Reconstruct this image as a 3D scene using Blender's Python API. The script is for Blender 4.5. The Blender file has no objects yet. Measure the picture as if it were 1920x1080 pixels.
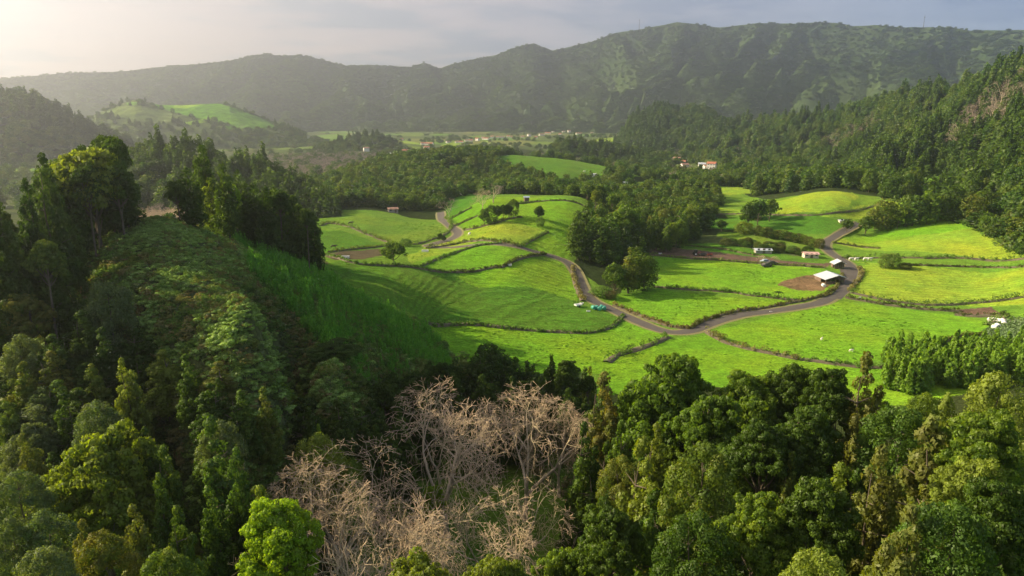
import bpy, math, random
import numpy as np
from mathutils import Vector

SC = bpy.context.scene
COL = SC.collection
R = math.radians
random.seed(7)
RNG = np.random.default_rng(11)

# ------------------------------------------------------------------ camera
F = 1280.0                      # focal length in pixels of the 1920 wide photograph
PITCH = R(14.9)
CAMZ = 60.0
cam_d = bpy.data.cameras.new('camera')
cam = bpy.data.objects.new('camera', cam_d)
COL.objects.link(cam)
cam_d.sensor_width = 36.0
cam_d.lens = 36.0 * F / 1920.0
cam_d.clip_start = 0.5
cam_d.clip_end = 30000
cam.location = (0, 0, CAMZ)
cam.rotation_euler = (math.pi / 2 - PITCH, 0, 0)
SC.camera = cam

# ------------------------------------------------------------------ sun, sky, exposure
SUN_AZ = R(-77)                 # from +Y (view direction) towards the left
SUN_EL = R(29)
sd = bpy.data.lights.new('sun', 'SUN')
sd.energy = 5.0
sd.angle = R(0.6)
sd.color = (1.0, 0.81, 0.52)
sun = bpy.data.objects.new('sun', sd)
COL.objects.link(sun)
SUNV = Vector((math.sin(SUN_AZ) * math.cos(SUN_EL), math.cos(SUN_AZ) * math.cos(SUN_EL), math.sin(SUN_EL)))
sun.rotation_euler = SUNV.to_track_quat('Z', 'Y').to_euler()
sun.location = (-300, 150, 400)

SC.view_settings.view_transform = 'Standard'
SC.view_settings.look = 'None'
SC.view_settings.exposure = 1.33
SC.view_settings.gamma = 1.0
SC.cycles.use_denoising = True
SC.cycles.max_bounces = 6
SC.cycles.diffuse_bounces = 3
SC.cycles.transmission_bounces = 4
SC.cycles.volume_bounces = 1
SC.cycles.glossy_bounces = 1
SC.cycles.transparent_max_bounces = 4
SC.cycles.sample_clamp_indirect = 4.0


class NT:
    """small helper to write node trees"""
    def __init__(s, tree):
        s.t = tree
        s.n = tree.nodes
        s.l = tree.links

    def add(s, kind, **kw):
        nd = s.n.new(kind)
        for k, v in kw.items():
            if k == 'i':
                for kk, vv in v.items():
                    sk = nd.inputs[kk]
                    if isinstance(vv, bpy.types.NodeSocket):
                        s.l.new(vv, sk)
                    else:
                        sk.default_value = vv
            else:
                setattr(nd, k, v)
        return nd

    def math(s, op, a, b=0.0, c=None, clamp=False):
        i = {0: a, 1: b}
        if c is not None:
            i[2] = c
        return s.add('ShaderNodeMath', operation=op, use_clamp=clamp, i=i).outputs[0]

    def mix(s, f, a, b, mode='MIX'):
        nd = s.add('ShaderNodeMix', data_type='RGBA', blend_type=mode)
        for k, v in ((0, f), (6, a), (7, b)):
            if isinstance(v, bpy.types.NodeSocket):
                s.l.new(v, nd.inputs[k])
            else:
                nd.inputs[k].default_value = v
        return nd.outputs[2]

    def ramp(s, f, pts, interp='LINEAR'):
        nd = s.add('ShaderNodeValToRGB', i={0: f})
        cr = nd.color_ramp
        cr.interpolation = interp
        while len(cr.elements) < len(pts):
            cr.elements.new(0.5)
        for e, (p, c) in zip(cr.elements, pts):
            e.position = p
            e.color = (c[0], c[1], c[2], 1) if not isinstance(c, (int, float)) else (c, c, c, 1)
        return nd.outputs[0]

    def noise(s, vec, scale, detail=3.0, rough=0.55, out=0):
        nd = s.add('ShaderNodeTexNoise', i={'Vector': vec, 'Scale': scale, 'Detail': detail, 'Roughness': rough})
        return nd.outputs[out]


def rgba(c):
    return (c[0], c[1], c[2], 1.0)


world = bpy.data.worlds.new('World')
SC.world = world
world.use_nodes = True
w = NT(world.node_tree)
w.n.clear()
tc = w.add('ShaderNodeTexCoord')
sky = w.add('ShaderNodeTexSky', sky_type='NISHITA', sun_disc=False, sun_elevation=SUN_EL, sun_rotation=SUN_AZ,
            altitude=300, air_density=1.2, dust_density=2.0, ozone_density=1.2)
w.l.new(tc.outputs['Generated'], sky.inputs[0])
# clouds: direction projected on a high flat layer, so they shrink towards the horizon
sep = w.add('ShaderNodeSeparateXYZ', i={0: tc.outputs['Generated']})
up = w.math('MAXIMUM', sep.outputs[2], 0.0)
den = w.math('ADD', up, 0.07)
cx = w.math('DIVIDE', sep.outputs[0], den)
cy = w.math('DIVIDE', sep.outputs[1], den)
cv = w.add('ShaderNodeCombineXYZ', i={0: cx, 1: cy, 2: 0.0}).outputs[0]
n1 = w.noise(cv, 0.42, 6.0, 0.55)
n2 = w.noise(cv, 1.3, 5.0, 0.6)
cm = w.math('ADD', w.math('MULTIPLY', n1, 0.7), w.math('MULTIPLY', n2, 0.3))
thick = w.ramp(cm, [(0.44, 0.0), (0.50, 0.75), (0.56, 1.0)])
dotn = w.add('ShaderNodeVectorMath', operation='DOT_PRODUCT', i={0: tc.outputs['Generated'], 1: tuple(SUNV)})
glow = w.add('ShaderNodeMapRange', interpolation_type='SMOOTHSTEP', i={0: dotn.outputs['Value'], 1: -0.45, 2: 0.62}).outputs[0]
cream = w.mix(glow, (1.5, 2.1, 3.0, 1), (2.7, 2.05, 1.85, 1))
gap = w.mix(glow, (0.5, 1.0, 2.0, 1), (1.2, 1.3, 1.5, 1))
ccol = w.mix(thick, gap, cream)
skyc = w.mix(0.88, sky.outputs[0], ccol)
bg = w.add('ShaderNodeBackground', i={0: skyc, 1: 0.10})
wo = w.add('ShaderNodeOutputWorld', i={0: bg.outputs[0]})

# ------------------------------------------------------------------ projection helpers
CP, SP = math.cos(PITCH), math.sin(PITCH)


def ray(px, py):
    u = (px - 960.0) / F
    v = (540.0 - py) / F
    return u, CP + v * SP, -SP + v * CP


def theta_of(px, py=400.0):
    u, y, z = ray(px, py)
    return math.atan2(u, y)


def project(x, y, z):
    """world -> photo pixels"""
    z = z - CAMZ
    d = y * CP - z * SP
    v = (y * SP + z * CP) / np.maximum(d, 1e-3)
    u = x / np.maximum(d, 1e-3)
    return 960 + u * F, 540 - v * F


# ------------------------------------------------------------------ noise
_perm = np.random.default_rng(3).random((256, 256))


def vn(x, y, seed=0):
    x = np.asarray(x, float) + seed * 17.31
    y = np.asarray(y, float) + seed * 9.77
    xi = np.floor(x).astype(int)
    yi = np.floor(y).astype(int)
    fx = x - xi
    fy = y - yi
    fx = fx * fx * (3 - 2 * fx)
    fy = fy * fy * (3 - 2 * fy)
    a = _perm[xi % 256, yi % 256]
    b = _perm[(xi + 1) % 256, yi % 256]
    c = _perm[xi % 256, (yi + 1) % 256]
    d = _perm[(xi + 1) % 256, (yi + 1) % 256]
    return (a + (b - a) * fx) * (1 - fy) + (c + (d - c) * fx) * fy


def fbm(x, y, s, octv=4, seed=0, gain=0.5):
    t = 0
    a = 1.0
    tot = 0
    for o in range(octv):
        t = t + a * (vn(x / s, y / s, seed + o) - 0.5)
        tot += a
        a *= gain
        s = s * 0.5
    return t / tot * 2


# ------------------------------------------------------------------ ground height from surveyed points
# (pixel x, pixel y, height) of ground seen in the photograph
PZ = [
 (-150,1150,15),(0,1100,14),(300,1100,13),(600,1100,5),(900,1100,-1),(1200,1100,0),(1500,1100,2),(1900,1100,4),(2100,1100,6),
 (0,900,19),(300,900,15),(560,900,6),(800,880,0),(1000,880,-1),(1300,900,1),(1700,900,2),(1950,900,4),(2150,900,8),
 (300,410,41),(260,420,40),(400,520,35),(350,465,38),(500,620,30.5),(450,570,33),(600,700,23.5),(660,750,17.5),
 (200,740,24.5),(100,650,27),(0,600,29),(300,700,26.5),(150,560,32),(-150,700,26),(-100,560,31),
 (400,440,34),(590,510,24),(500,480,29),(700,600,17),(800,690,7),(840,720,2),(760,720,9),(620,640,22),(550,560,27),(740,800,4),
 (640,490,14),(640,520,13),(750,500,11),(870,508,7),(900,530,5),(1000,500,6),(1000,560,3),(1100,590,1),(800,570,7),(900,590,3.4),(1160,600,0),
 (820,640,1.8),(1000,660,0),(1200,640,0),(900,650,0.6),(1080,520,1.5),(1080,760,-.5),(1100,500,2),
 (900,462,10),(950,460,10),(800,485,9),(1050,488,4.5),(700,480,10.5),
 (900,432,8),(980,400,13),(1050,380,15.5),(1110,388,13),(930,374,15),(870,385,10),(1090,440,6),(1000,430,9.5),(1000,366,5),(900,362,5),(1130,420,6),
 (620,415,8),(700,402,9),(820,425,6),(720,450,6),(640,455,8),(600,475,11),(850,445,5),(760,468,7),(840,400,5),
 (600,380,4),(750,370,2),(900,350,3),(1100,350,2),(1250,400,1),(1250,440,0),(1180,420,2),
 (880,303,16.5),(960,299,17.5),(1050,300,16),(1150,320,9),(1000,340,5),(1160,342,4),(760,302,12),(700,312,6),(900,330,6.5),
 (1200,480,0),(1300,462,0),(1400,446,1.5),(1500,436,1.5),(1500,392,8),(1600,372,13),(1550,366,13),(1600,402,5),(1690,380,11),(1620,420,3),
 (1700,440,2.5),(1700,470,1),(1850,450,6),(1910,452,7),(1830,420,8),(1850,500,0.5),(1700,500,0),(1550,500,0),(1400,500,0),(1300,560,0),(1500,560,0),(1900,560,1),
 (1300,620,0),(1600,620,0),(1850,640,0),(1400,700,0),(1600,700,0),(1800,740,2),(1950,660,3),(1370,355,4),(1400,385,2),(1350,400,1),
 (1300,345,2),(1400,345,1),(1200,325,-4),(1290,302,-9),(1100,272,-14),(1000,264,-16),(800,276,-12),(700,292,-10),(600,302,-10),
 (0,322,-8),(100,302,-16),(200,292,-18),(500,272,-20),(900,252,-22),(1200,252,-20),(1250,264,-15),(600,254,-22),(1350,320,-4),(-200,300,-16),
 (1450,330,2),(1550,345,4),
]
# (pixel x, distance, height) of ground hidden behind hills
PR = [
 (200,170,30),(200,240,16),(200,330,4),(0,170,28),(0,260,12),(0,400,-2),(450,200,20),(450,270,9),(350,330,4),(320,160,33),(-200,130,27),(-200,250,12),
 (100,140,34),(-500,90,24),(-500,200,14),(-500,500,-5),(2300,60,8),(2300,140,9),(2200,300,14),(2200,500,30),(900,820,-8),(1050,800,-8),
 (700,700,-6),(400,600,-5),(-300,3500,-25),(400,3500,-25),(1000,3500,-25),(1600,3500,-25),(2300,3500,-25),(1700,1500,-5),(2200,1500,0),
 (0,30,16),(500,30,8),(960,30,0),(1400,30,2),(1900,30,6),(0,12,16),(500,12,10),(960,12,4),(1400,12,4),(1900,12,6),(2300,20,8),(-500,20,18),
 (500,3000,-25),(200,1300,-20),(1300,1300,-16),(560,175,21),(620,170,18),
]
KTH = 3.0
pts, val = [], []
for px, py, z in PZ:
    u, y, dz = ray(px, py)
    t = (z - CAMZ) / dz
    pts.append((math.atan2(u, y) * KTH, math.log(t * math.hypot(u, y))))
    val.append(z)
for px, r, z in PR:
    pts.append((theta_of(px) * KTH, math.log(r)))
    val.append(z)
pts = np.array(pts)
val = np.array(val, float)


def phi(d2):
    return np.sqrt(d2 + 0.09 ** 2)


D2 = ((pts[:, None, :] - pts[None, :, :]) ** 2).sum(-1)
n = len(pts)
A = np.zeros((n + 3, n + 3))
A[:n, :n] = -phi(D2) + np.eye(n) * 0.006
A[:n, n] = 1
A[:n, n + 1:] = pts
A[n, :n] = 1
A[n + 1:, :n] = pts.T
WT = np.linalg.solve(A, np.concatenate([val, np.zeros(3)]))

TH0, TH1 = R(-41), R(41)
NTH = 1000
th_in = np.linspace(TH0, TH1, NTH)
th_l = -np.pi + (np.pi + TH0) * (1 - (np.linspace(1, 0, 50)[:-1]) ** 2.0)
TH = np.concatenate([th_l, th_in, -th_l[::-1]])
LR0, LR1 = math.log(4.0), math.log(6000.0)
LR = np.concatenate([np.linspace(LR0, math.log(40), 60)[:-1], np.linspace(math.log(40), math.log(900), 780)[:-1],
                     np.linspace(math.log(900), LR1, 160)])


def base_h(th, lr):
    thc = np.clip(th, R(-46), R(46))
    q = np.stack([thc.ravel() * KTH, lr.ravel()], 1)
    out = np.zeros(len(q))
    for a in range(0, len(q), 20000):
        qq = q[a:a + 20000]
        d = ((qq[:, None, :] - pts[None, :, :]) ** 2).sum(-1)
        out[a:a + 20000] = -phi(d) @ WT[:n] + WT[n] + qq @ WT[n + 1:]
    return out.reshape(th.shape)


# evaluate coarse then interpolate onto the dense grid
ctl_t = np.linspace(R(-46), R(46), 260)
ctl_r = np.linspace(LR0, LR1, 360)
CG = base_h(*np.meshgrid(ctl_t, ctl_r, indexing='ij'))


def bil(G, gx, gy, x, y):
    ix = np.clip(np.searchsorted(gx, x) - 1, 0, len(gx) - 2)
    iy = np.clip(np.searchsorted(gy, y) - 1, 0, len(gy) - 2)
    fx = np.clip((x - gx[ix]) / (gx[ix + 1] - gx[ix]), 0, 1)
    fy = np.clip((y - gy[iy]) / (gy[iy + 1] - gy[iy]), 0, 1)
    return (G[ix, iy] * (1 - fx) + G[ix + 1, iy] * fx) * (1 - fy) + (G[ix, iy + 1] * (1 - fx) + G[ix + 1, iy + 1] * fx) * fy


TG, RG = np.meshgrid(TH, LR, indexing='ij')
GZ = bil(CG, ctl_t, ctl_r, np.clip(TG, R(-46), R(46)), RG)
RR = np.exp(RG)
GX = np.sin(TG) * RR
GY = np.cos(TG) * RR
GZ = GZ + fbm(GX, GY, 26, 3, 5) * np.clip(RR / 300, 0.25, 2.0) * 0.7 + fbm(GX, GY, 5, 2, 15) * 0.12


def gz(x, y):
    x = np.asarray(x, float)
    y = np.asarray(y, float)
    return bil(GZ, TH, LR, np.arctan2(x, y), np.log(np.maximum(np.hypot(x, y), 4.1)))


_rm = np.exp(np.linspace(math.log(30), math.log(5000), 1600))


def hit(px, py):
    """first ground point seen through a pixel of the photograph (ground sheet only)"""
    u, y, dz = ray(px, py)
    k = math.hypot(u, y)
    x_, y_ = u / k, y / k
    g = gz(x_ * _rm, y_ * _rm)
    rz = CAMZ + dz / k * _rm
    bel = np.nonzero(rz < g)[0]
    i = bel[0] if len(bel) else len(_rm) - 1
    i = max(i, 1)
    a = rz[i - 1] - g[i - 1]
    b = g[i] - rz[i]
    r = _rm[i - 1] + (_rm[i] - _rm[i - 1]) * (a / (a + b) if a + b > 0 else 0)
    return x_ * r, y_ * r


def hits(pl):
    return np.array([hit(*p) for p in pl])


def visible(x, y, z):
    """is the point above the ground sheet seen from the camera"""
    f = np.linspace(0.05, 0.985, 90)
    g = gz(x * f, y * f)
    return bool((CAMZ + (z - CAMZ) * f > g).all())


# ------------------------------------------------------------------ mesh + object helpers
def tag(o, label=None, cat=None, group=None, kind=None):
    if label:
        o['label'] = label
    if cat:
        o['category'] = cat
    if group:
        o['group'] = group
    if kind:
        o['kind'] = kind
    return o


def mesh_np(name, V, Fc, mat=None, smooth=False, k=4):
    """V (n,3), Fc (m,k) index array or list of (array) with equal sized faces"""
    me = bpy.data.meshes.new(name)
    V = np.ascontiguousarray(V, dtype=np.float32)
    Fc = np.ascontiguousarray(Fc, dtype=np.int32)
    m, k = Fc.shape
    me.vertices.add(len(V))
    me.vertices.foreach_set('co', V.ravel())
    me.loops.add(m * k)
    me.loops.foreach_set('vertex_index', Fc.ravel())
    me.polygons.add(m)
    me.polygons.foreach_set('loop_start', np.arange(0, m * k, k, dtype=np.int32))
    me.polygons.foreach_set('loop_total', np.full(m, k, dtype=np.int32))
    me.update(calc_edges=True)
    if smooth:
        me.polygons.foreach_set('use_smooth', np.ones(m, bool))
    if mat:
        me.materials.append(mat)
    return me


def vcol(me, name, arr):
    """per vertex colour attribute"""
    a = me.color_attributes.new(name, 'FLOAT_COLOR', 'POINT')
    c = np.ones((len(arr), 4), np.float32)
    c[:, :3] = arr
    a.data.foreach_set('color', c.ravel())


def link(name, data, parent=None, loc=None):
    o = bpy.data.objects.new(name, data)
    COL.objects.link(o)
    if parent is not None:
        o.parent = parent
    if loc is not None:
        o.location = loc
    return o


def grid_faces(nu, nv):
    i = np.arange(nu - 1)[:, None] * nv + np.arange(nv - 1)[None, :]
    i = i.ravel()
    return np.stack([i, i + nv, i + nv + 1, i + 1], 1)


class MB:
    """collects quads / tris into one mesh"""
    def __init__(s):
        s.v = []
        s.f = []

    def box(s, x0, x1, y0, y1, z0, z1):
        b = len(s.v)
        s.v += [(x0, y0, z0), (x1, y0, z0), (x1, y1, z0), (x0, y1, z0), (x0, y0, z1), (x1, y0, z1), (x1, y1, z1), (x0, y1, z1)]
        s.f += [tuple(b + i for i in q) for q in ((0, 3, 2, 1), (4, 5, 6, 7), (0, 1, 5, 4), (1, 2, 6, 5), (2, 3, 7, 6), (3, 0, 4, 7))]

    def poly(s, *p):
        b = len(s.v)
        s.v += list(p)
        s.f.append(tuple(range(b, b + len(p))))

    def tube(s, p0, p1, r0, r1, k=6, caps=True):
        p0 = Vector(p0)
        p1 = Vector(p1)
        d = (p1 - p0).normalized()
        a = d.orthogonal().normalized()
        c = d.cross(a)
        b = len(s.v)
        for p, r in ((p0, r0), (p1, r1)):
            for i in range(k):
                t = 2 * math.pi * i / k
                s.v.append(tuple(p + (a * math.cos(t) + c * math.sin(t)) * r))
        for i in range(k):
            j = (i + 1) % k
            s.f.append((b + i, b + j, b + k + j, b + k + i))
        if caps:
            s.f.append(tuple(b + i for i in reversed(range(k))))
            s.f.append(tuple(b + k + i for i in range(k)))

    def build(s, name, mat, parent=None, loc=None, smooth=False):
        me = bpy.data.meshes.new(name)
        me.from_pydata(s.v, [], s.f)
        me.materials.append(mat)
        if smooth:
            for p in me.polygons:
                p.use_smooth = True
        return link(name, me, parent, loc)


# ------------------------------------------------------------------ materials
def new_mat(name):
    m = bpy.data.materials.new(name)
    m.use_nodes = True
    t = NT(m.node_tree)
    t.n.clear()
    out = t.add('ShaderNodeOutputMaterial')
    return m, t, out


def simple_mat(name, col, rough=0.8, var=0.15, scale=2.0, bump=0.0, metallic=0.0):
    m, t, out = new_mat(name)
    tcd = t.add('ShaderNodeTexCoord').outputs['Object']
    nz = t.noise(tcd, scale, 5.0, 0.6)
    c = t.mix(nz, rgba([x * (1 - var) for x in col]), rgba([min(1, x * (1 + var)) for x in col]))
    p = t.add('ShaderNodeBsdfPrincipled', i={'Base Color': c, 'Roughness': rough, 'Metallic': metallic})
    if bump:
        b = t.add('ShaderNodeBump', i={'Height': nz, 'Distance': bump, 'Strength': 1.0})
        t.l.new(b.outputs[0], p.inputs['Normal'])
    t.l.new(p.outputs[0], out.inputs[0])
    return m


def leaf_mat(name, cols, trans=0.35, shade=0.25, gloss=0.012):
    """foliage: tint per object and per leaf clump, light passing through the leaves"""
    m, t, out = new_mat(name)
    oi = t.add('ShaderNodeObjectInfo')
    at = t.add('ShaderNodeAttribute', attribute_name='tint')
    k = len(cols)
    f = t.math('ADD', t.math('MULTIPLY', oi.outputs['Random'], 0.62), t.math('MULTIPLY', at.outputs['Fac'], 0.38))
    c = t.ramp(f, [(0.08 + 0.84 * i / max(1, k - 1), cc) for i, cc in enumerate(cols)])
    c = t.mix(1.0, c, t.ramp(at.outputs['Fac'], [(0.0, 1 - shade), (1.0, 1 + shade)]), 'MULTIPLY')
    d = t.add('ShaderNodeBsdfDiffuse', i={'Color': c})
    c2 = t.mix(1.0, c, (1.6, 1.5, 0.35, 1), 'MULTIPLY')
    tr = t.add('ShaderNodeBsdfTranslucent', i={'Color': c2})
    mx = t.add('ShaderNodeMixShader', i={0: trans, 1: d.outputs[0], 2: tr.outputs[0]})
    gl = t.add('ShaderNodeBsdfGlossy', i={'Color': (1, 1, 1, 1), 'Roughness': 0.5})
    mx2 = t.add('ShaderNodeMixShader', i={0: gloss, 1: mx.outputs[0], 2: gl.outputs[0]})
    t.l.new(mx2.outputs[0], out.inputs[0])
    return m


M = {}
M['cedar'] = leaf_mat('cedar_leaf', [(0.051, 0.108, 0.017), (0.073, 0.143, 0.019), (0.109, 0.165, 0.023), (0.146, 0.143, 0.027)], 0.40)
M['cedar_brown'] = leaf_mat('cedar_brown_leaf', [(0.102, 0.144, 0.026), (0.138, 0.150, 0.034), (0.120, 0.162, 0.029), (0.168, 0.144, 0.042)], 0.40)
M['dark'] = leaf_mat('dark_leaf', [(0.033, 0.078, 0.009), (0.052, 0.100, 0.012), (0.069, 0.121, 0.013)], 0.40)
M['broad'] = leaf_mat('broadleaf_leaf', [(0.076, 0.149, 0.018), (0.105, 0.189, 0.020), (0.151, 0.216, 0.024), (0.128, 0.162, 0.028)], 0.52)
M['lime'] = leaf_mat('lime_leaf', [(0.168, 0.299, 0.017), (0.218, 0.345, 0.021)], 0.55)
M['olive'] = leaf_mat('olive_leaf', [(.155, .215, .03), (.19, .25, .035), (.14, .21, .03)], 0.4)
M['grey'] = leaf_mat('greygreen_leaf', [(0.084, 0.138, 0.054), (0.119, 0.163, 0.064), (0.070, 0.125, 0.043)], 0.40)
M['far'] = leaf_mat('far_leaf', [(0.028, 0.074, 0.013), (0.045, 0.105, 0.016), (0.072, 0.131, 0.019), (0.098, 0.158, 0.021), (0.081, 0.105, 0.024)], 0.45)
M['hedge'] = leaf_mat('hedge_leaf', [(0.056, 0.080, 0.019), (0.090, 0.120, 0.025), (0.123, 0.120, 0.034)], 0.35, 0.35)
M['hedge_dry'] = leaf_mat('hedge_dry_leaf', [(.15, .17, .05), (.20, .19, .07), (.16, .13, .06)], 0.35, 0.3)
M['ginger'] = leaf_mat('ginger_leaf', [(0.168, 0.290, 0.053), (0.251, 0.392, 0.099), (0.126, 0.233, 0.040)], 0.3, 0.3, 0.02)
M['bush_dark'] = leaf_mat('bush_leaf', [(0.085, 0.164, 0.031), (0.122, 0.228, 0.036), (0.160, 0.164, 0.045)], 0.3, 0.3)
M['sapling'] = leaf_mat('sapling_leaf', [(0.074, 0.255, 0.029), (0.108, 0.309, 0.034), (0.134, 0.336, 0.039)], 0.50, 0.3)
M['bamboo'] = leaf_mat('young_conifer_leaf', [(0.118, 0.234, 0.023), (0.165, 0.286, 0.027), (0.095, 0.195, 0.023)], 0.45, 0.25)
M['crop'] = leaf_mat('crop_leaf', [(.09, .16, .06), (.14, .22, .09)], 0.25, 0.45, 0.04)
M['tuft'] = leaf_mat('tuft_leaf', [(.07, .20, .015), (.12, .27, .02), (.17, .27, .04)], 0.4, 0.3)
M['bark'] = simple_mat('bark', (.10, .08, .055), 0.9, 0.4, 3.0, 0.05)
M['darkbark'] = simple_mat('dark_bark', (.06, .045, .035), 0.9, 0.4, 3.0, 0.05)
M['palebark'] = simple_mat('pale_bark', (.42, .36, .26), 0.85, 0.35, 2.0, 0.03)


def twig_mat():
    m, t, out = new_mat('twig_bark')
    at = t.add('ShaderNodeAttribute', attribute_name='tint')
    c = t.ramp(at.outputs['Fac'], [(0.0, (.50, .47, .30)), (0.6, (.54, .46, .30)), (1.0, (.54, .42, .29))])
    d = t.add('ShaderNodeBsdfDiffuse', i={'Color': c})
    t.l.new(d.outputs[0], out.inputs[0])
    return m


M['twig'] = twig_mat()
M['twig_far'] = simple_mat('far_twigs', (.27, .22, .18), 0.9, 0.2, .2)


# ---- ground material: albedo per vertex + procedural variation
def ground_mat():
    m, t, out = new_mat('ground_cover')
    at = t.add('ShaderNodeAttribute', attribute_name='cover')
    gr = t.add('ShaderNodeAttribute', attribute_name='grassy')      # r: grass amount  g: terrace amount  b: mowing lines
    sp = t.add('ShaderNodeSeparateColor', i={0: gr.outputs['Color']})
    pos = t.add('ShaderNodeTexCoord').outputs['Object']
    nA = t.noise(pos, 0.035, 4.0, 0.6)
    nB = t.noise(pos, 0.35, 5.0, 0.65)
    nC = t.noise(pos, 1.7, 3.0, 0.6)
    nD = t.noise(pos, 0.11, 4.0, 0.6)
    c = at.outputs['Color']
    yl = t.mix(1.0, c, (1.55, 1.02, 0.9, 1), 'MULTIPLY')
    c = t.mix(t.math('MULTIPLY', t.ramp(nA, [(0.42, 0.0), (0.66, 1.0)]), t.math('MULTIPLY', sp.outputs[0], 0.8)), c, yl)
    dk = t.mix(1.0, c, (0.55, 0.68, 0.7, 1), 'MULTIPLY')
    c = t.mix(t.ramp(nD, [(0.45, 0.0), (0.72, 0.75)]), c, dk)
    c = t.mix(1.0, c, t.ramp(nB, [(0.3, 0.72), (0.7, 1.28)]), 'MULTIPLY')
    c = t.mix(1.0, c, t.ramp(nC, [(0.3, 0.60), (0.72, 1.4)]), 'MULTIPLY')
    # bare / dry flecks
    fl = t.ramp(t.noise(pos, 0.06, 8.0, 0.75), [(0.64, 0.0), (0.70, 1.0)])
    c = t.mix(t.math('MULTIPLY', fl, 0.4), c, (0.30, 0.24, 0.10, 1))
    # heights for bump
    px = t.add('ShaderNodeSeparateXYZ', i={0: pos})
    wob = t.math('MULTIPLY', t.noise(pos, 0.10, 3.0, 0.5), 9.0)
    # terraces of trodden hillside follow the contour: bands of height
    tz = t.math('ADD', t.math('MULTIPLY', px.outputs[2], 7.5), t.math('MULTIPLY', t.noise(pos, 0.16, 4.0, 0.6), 14.0))
    terr = t.math('MULTIPLY', t.math('SINE', tz), t.math('MULTIPLY', sp.outputs[1], 0.22))
    mw = t.math('ADD', t.math('ADD', t.math('MULTIPLY', px.outputs[1], 2.0), t.math('MULTIPLY', px.outputs[0], 0.35)), wob)
    mow = t.math('MULTIPLY', t.math('SINE', mw), t.math('MULTIPLY', sp.outputs[2], 0.10))
    cl = t.add('ShaderNodeMapping', i={0: pos, 'Scale': (0.55, 1.25, 1.0)}).outputs[0]
    clump = t.math('MULTIPLY', t.noise(cl, 0.95, 6.0, 0.65), 0.85)
    hgt = t.math('ADD', t.math('ADD', terr, mow), clump)
    b = t.add('ShaderNodeBump', i={'Height': hgt, 'Distance': 1.0, 'Strength': 0.75})
    c = t.mix(1.0, c, t.ramp(t.math('ADD', t.math('MULTIPLY', t.math('ADD', terr, mow), 1.6), 0.5), [(0.1, 0.78), (0.9, 1.2)]), 'MULTIPLY')
    d = t.add('ShaderNodeBsdfDiffuse', i={'Color': c, 'Normal': b.outputs[0], 'Roughness': 0.4})
    sh = t.add('ShaderNodeBsdfSheen', i={'Color': (0.9, 1.0, 0.3, 1), 'Roughness': 0.5, 'Normal': b.outputs[0]})
    ad = t.add('ShaderNodeMixShader', i={0: t.math('MULTIPLY', sp.outputs[0], 0.10), 1: d.outputs[0], 2: sh.outputs[0]})
    t.l.new(ad.outputs[0], out.inputs[0])
    return m


M['ground'] = ground_mat()

# ------------------------------------------------------------------ fields painted as land cover (albedos, with the central pasture's shade painted in)
G_BRIGHT = (.115, .30, .012)
G_DEEP_OR_SHADED = (.045, .17, .012)  # deep green grass; lowered further to paint shade on the central slope
G_YELL = (.18, .32, .025)
G_MID = (.095, .22, .022)
SOIL = (.13, .085, .065)
WOOD = (.035, .05, .018)
SCRUB = (.085, .11, .04)


def inpoly(x, y, P):
    c = np.zeros(x.shape, bool)
    j = len(P) - 1
    for i in range(len(P)):
        xi, yi = P[i]
        xj, yj = P[j]
        if yi != yj:
            k = ((yi > y) != (yj > y)) & (x < (xj - xi) * (y - yi) / (yj - yi) + xi)
            c ^= k
        j = i
    return c


CV = np.empty(GX.shape + (3,))
CV[:] = G_MID
GR = np.zeros(GX.shape + (3,))
GR[..., 0] = 0.7
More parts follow.
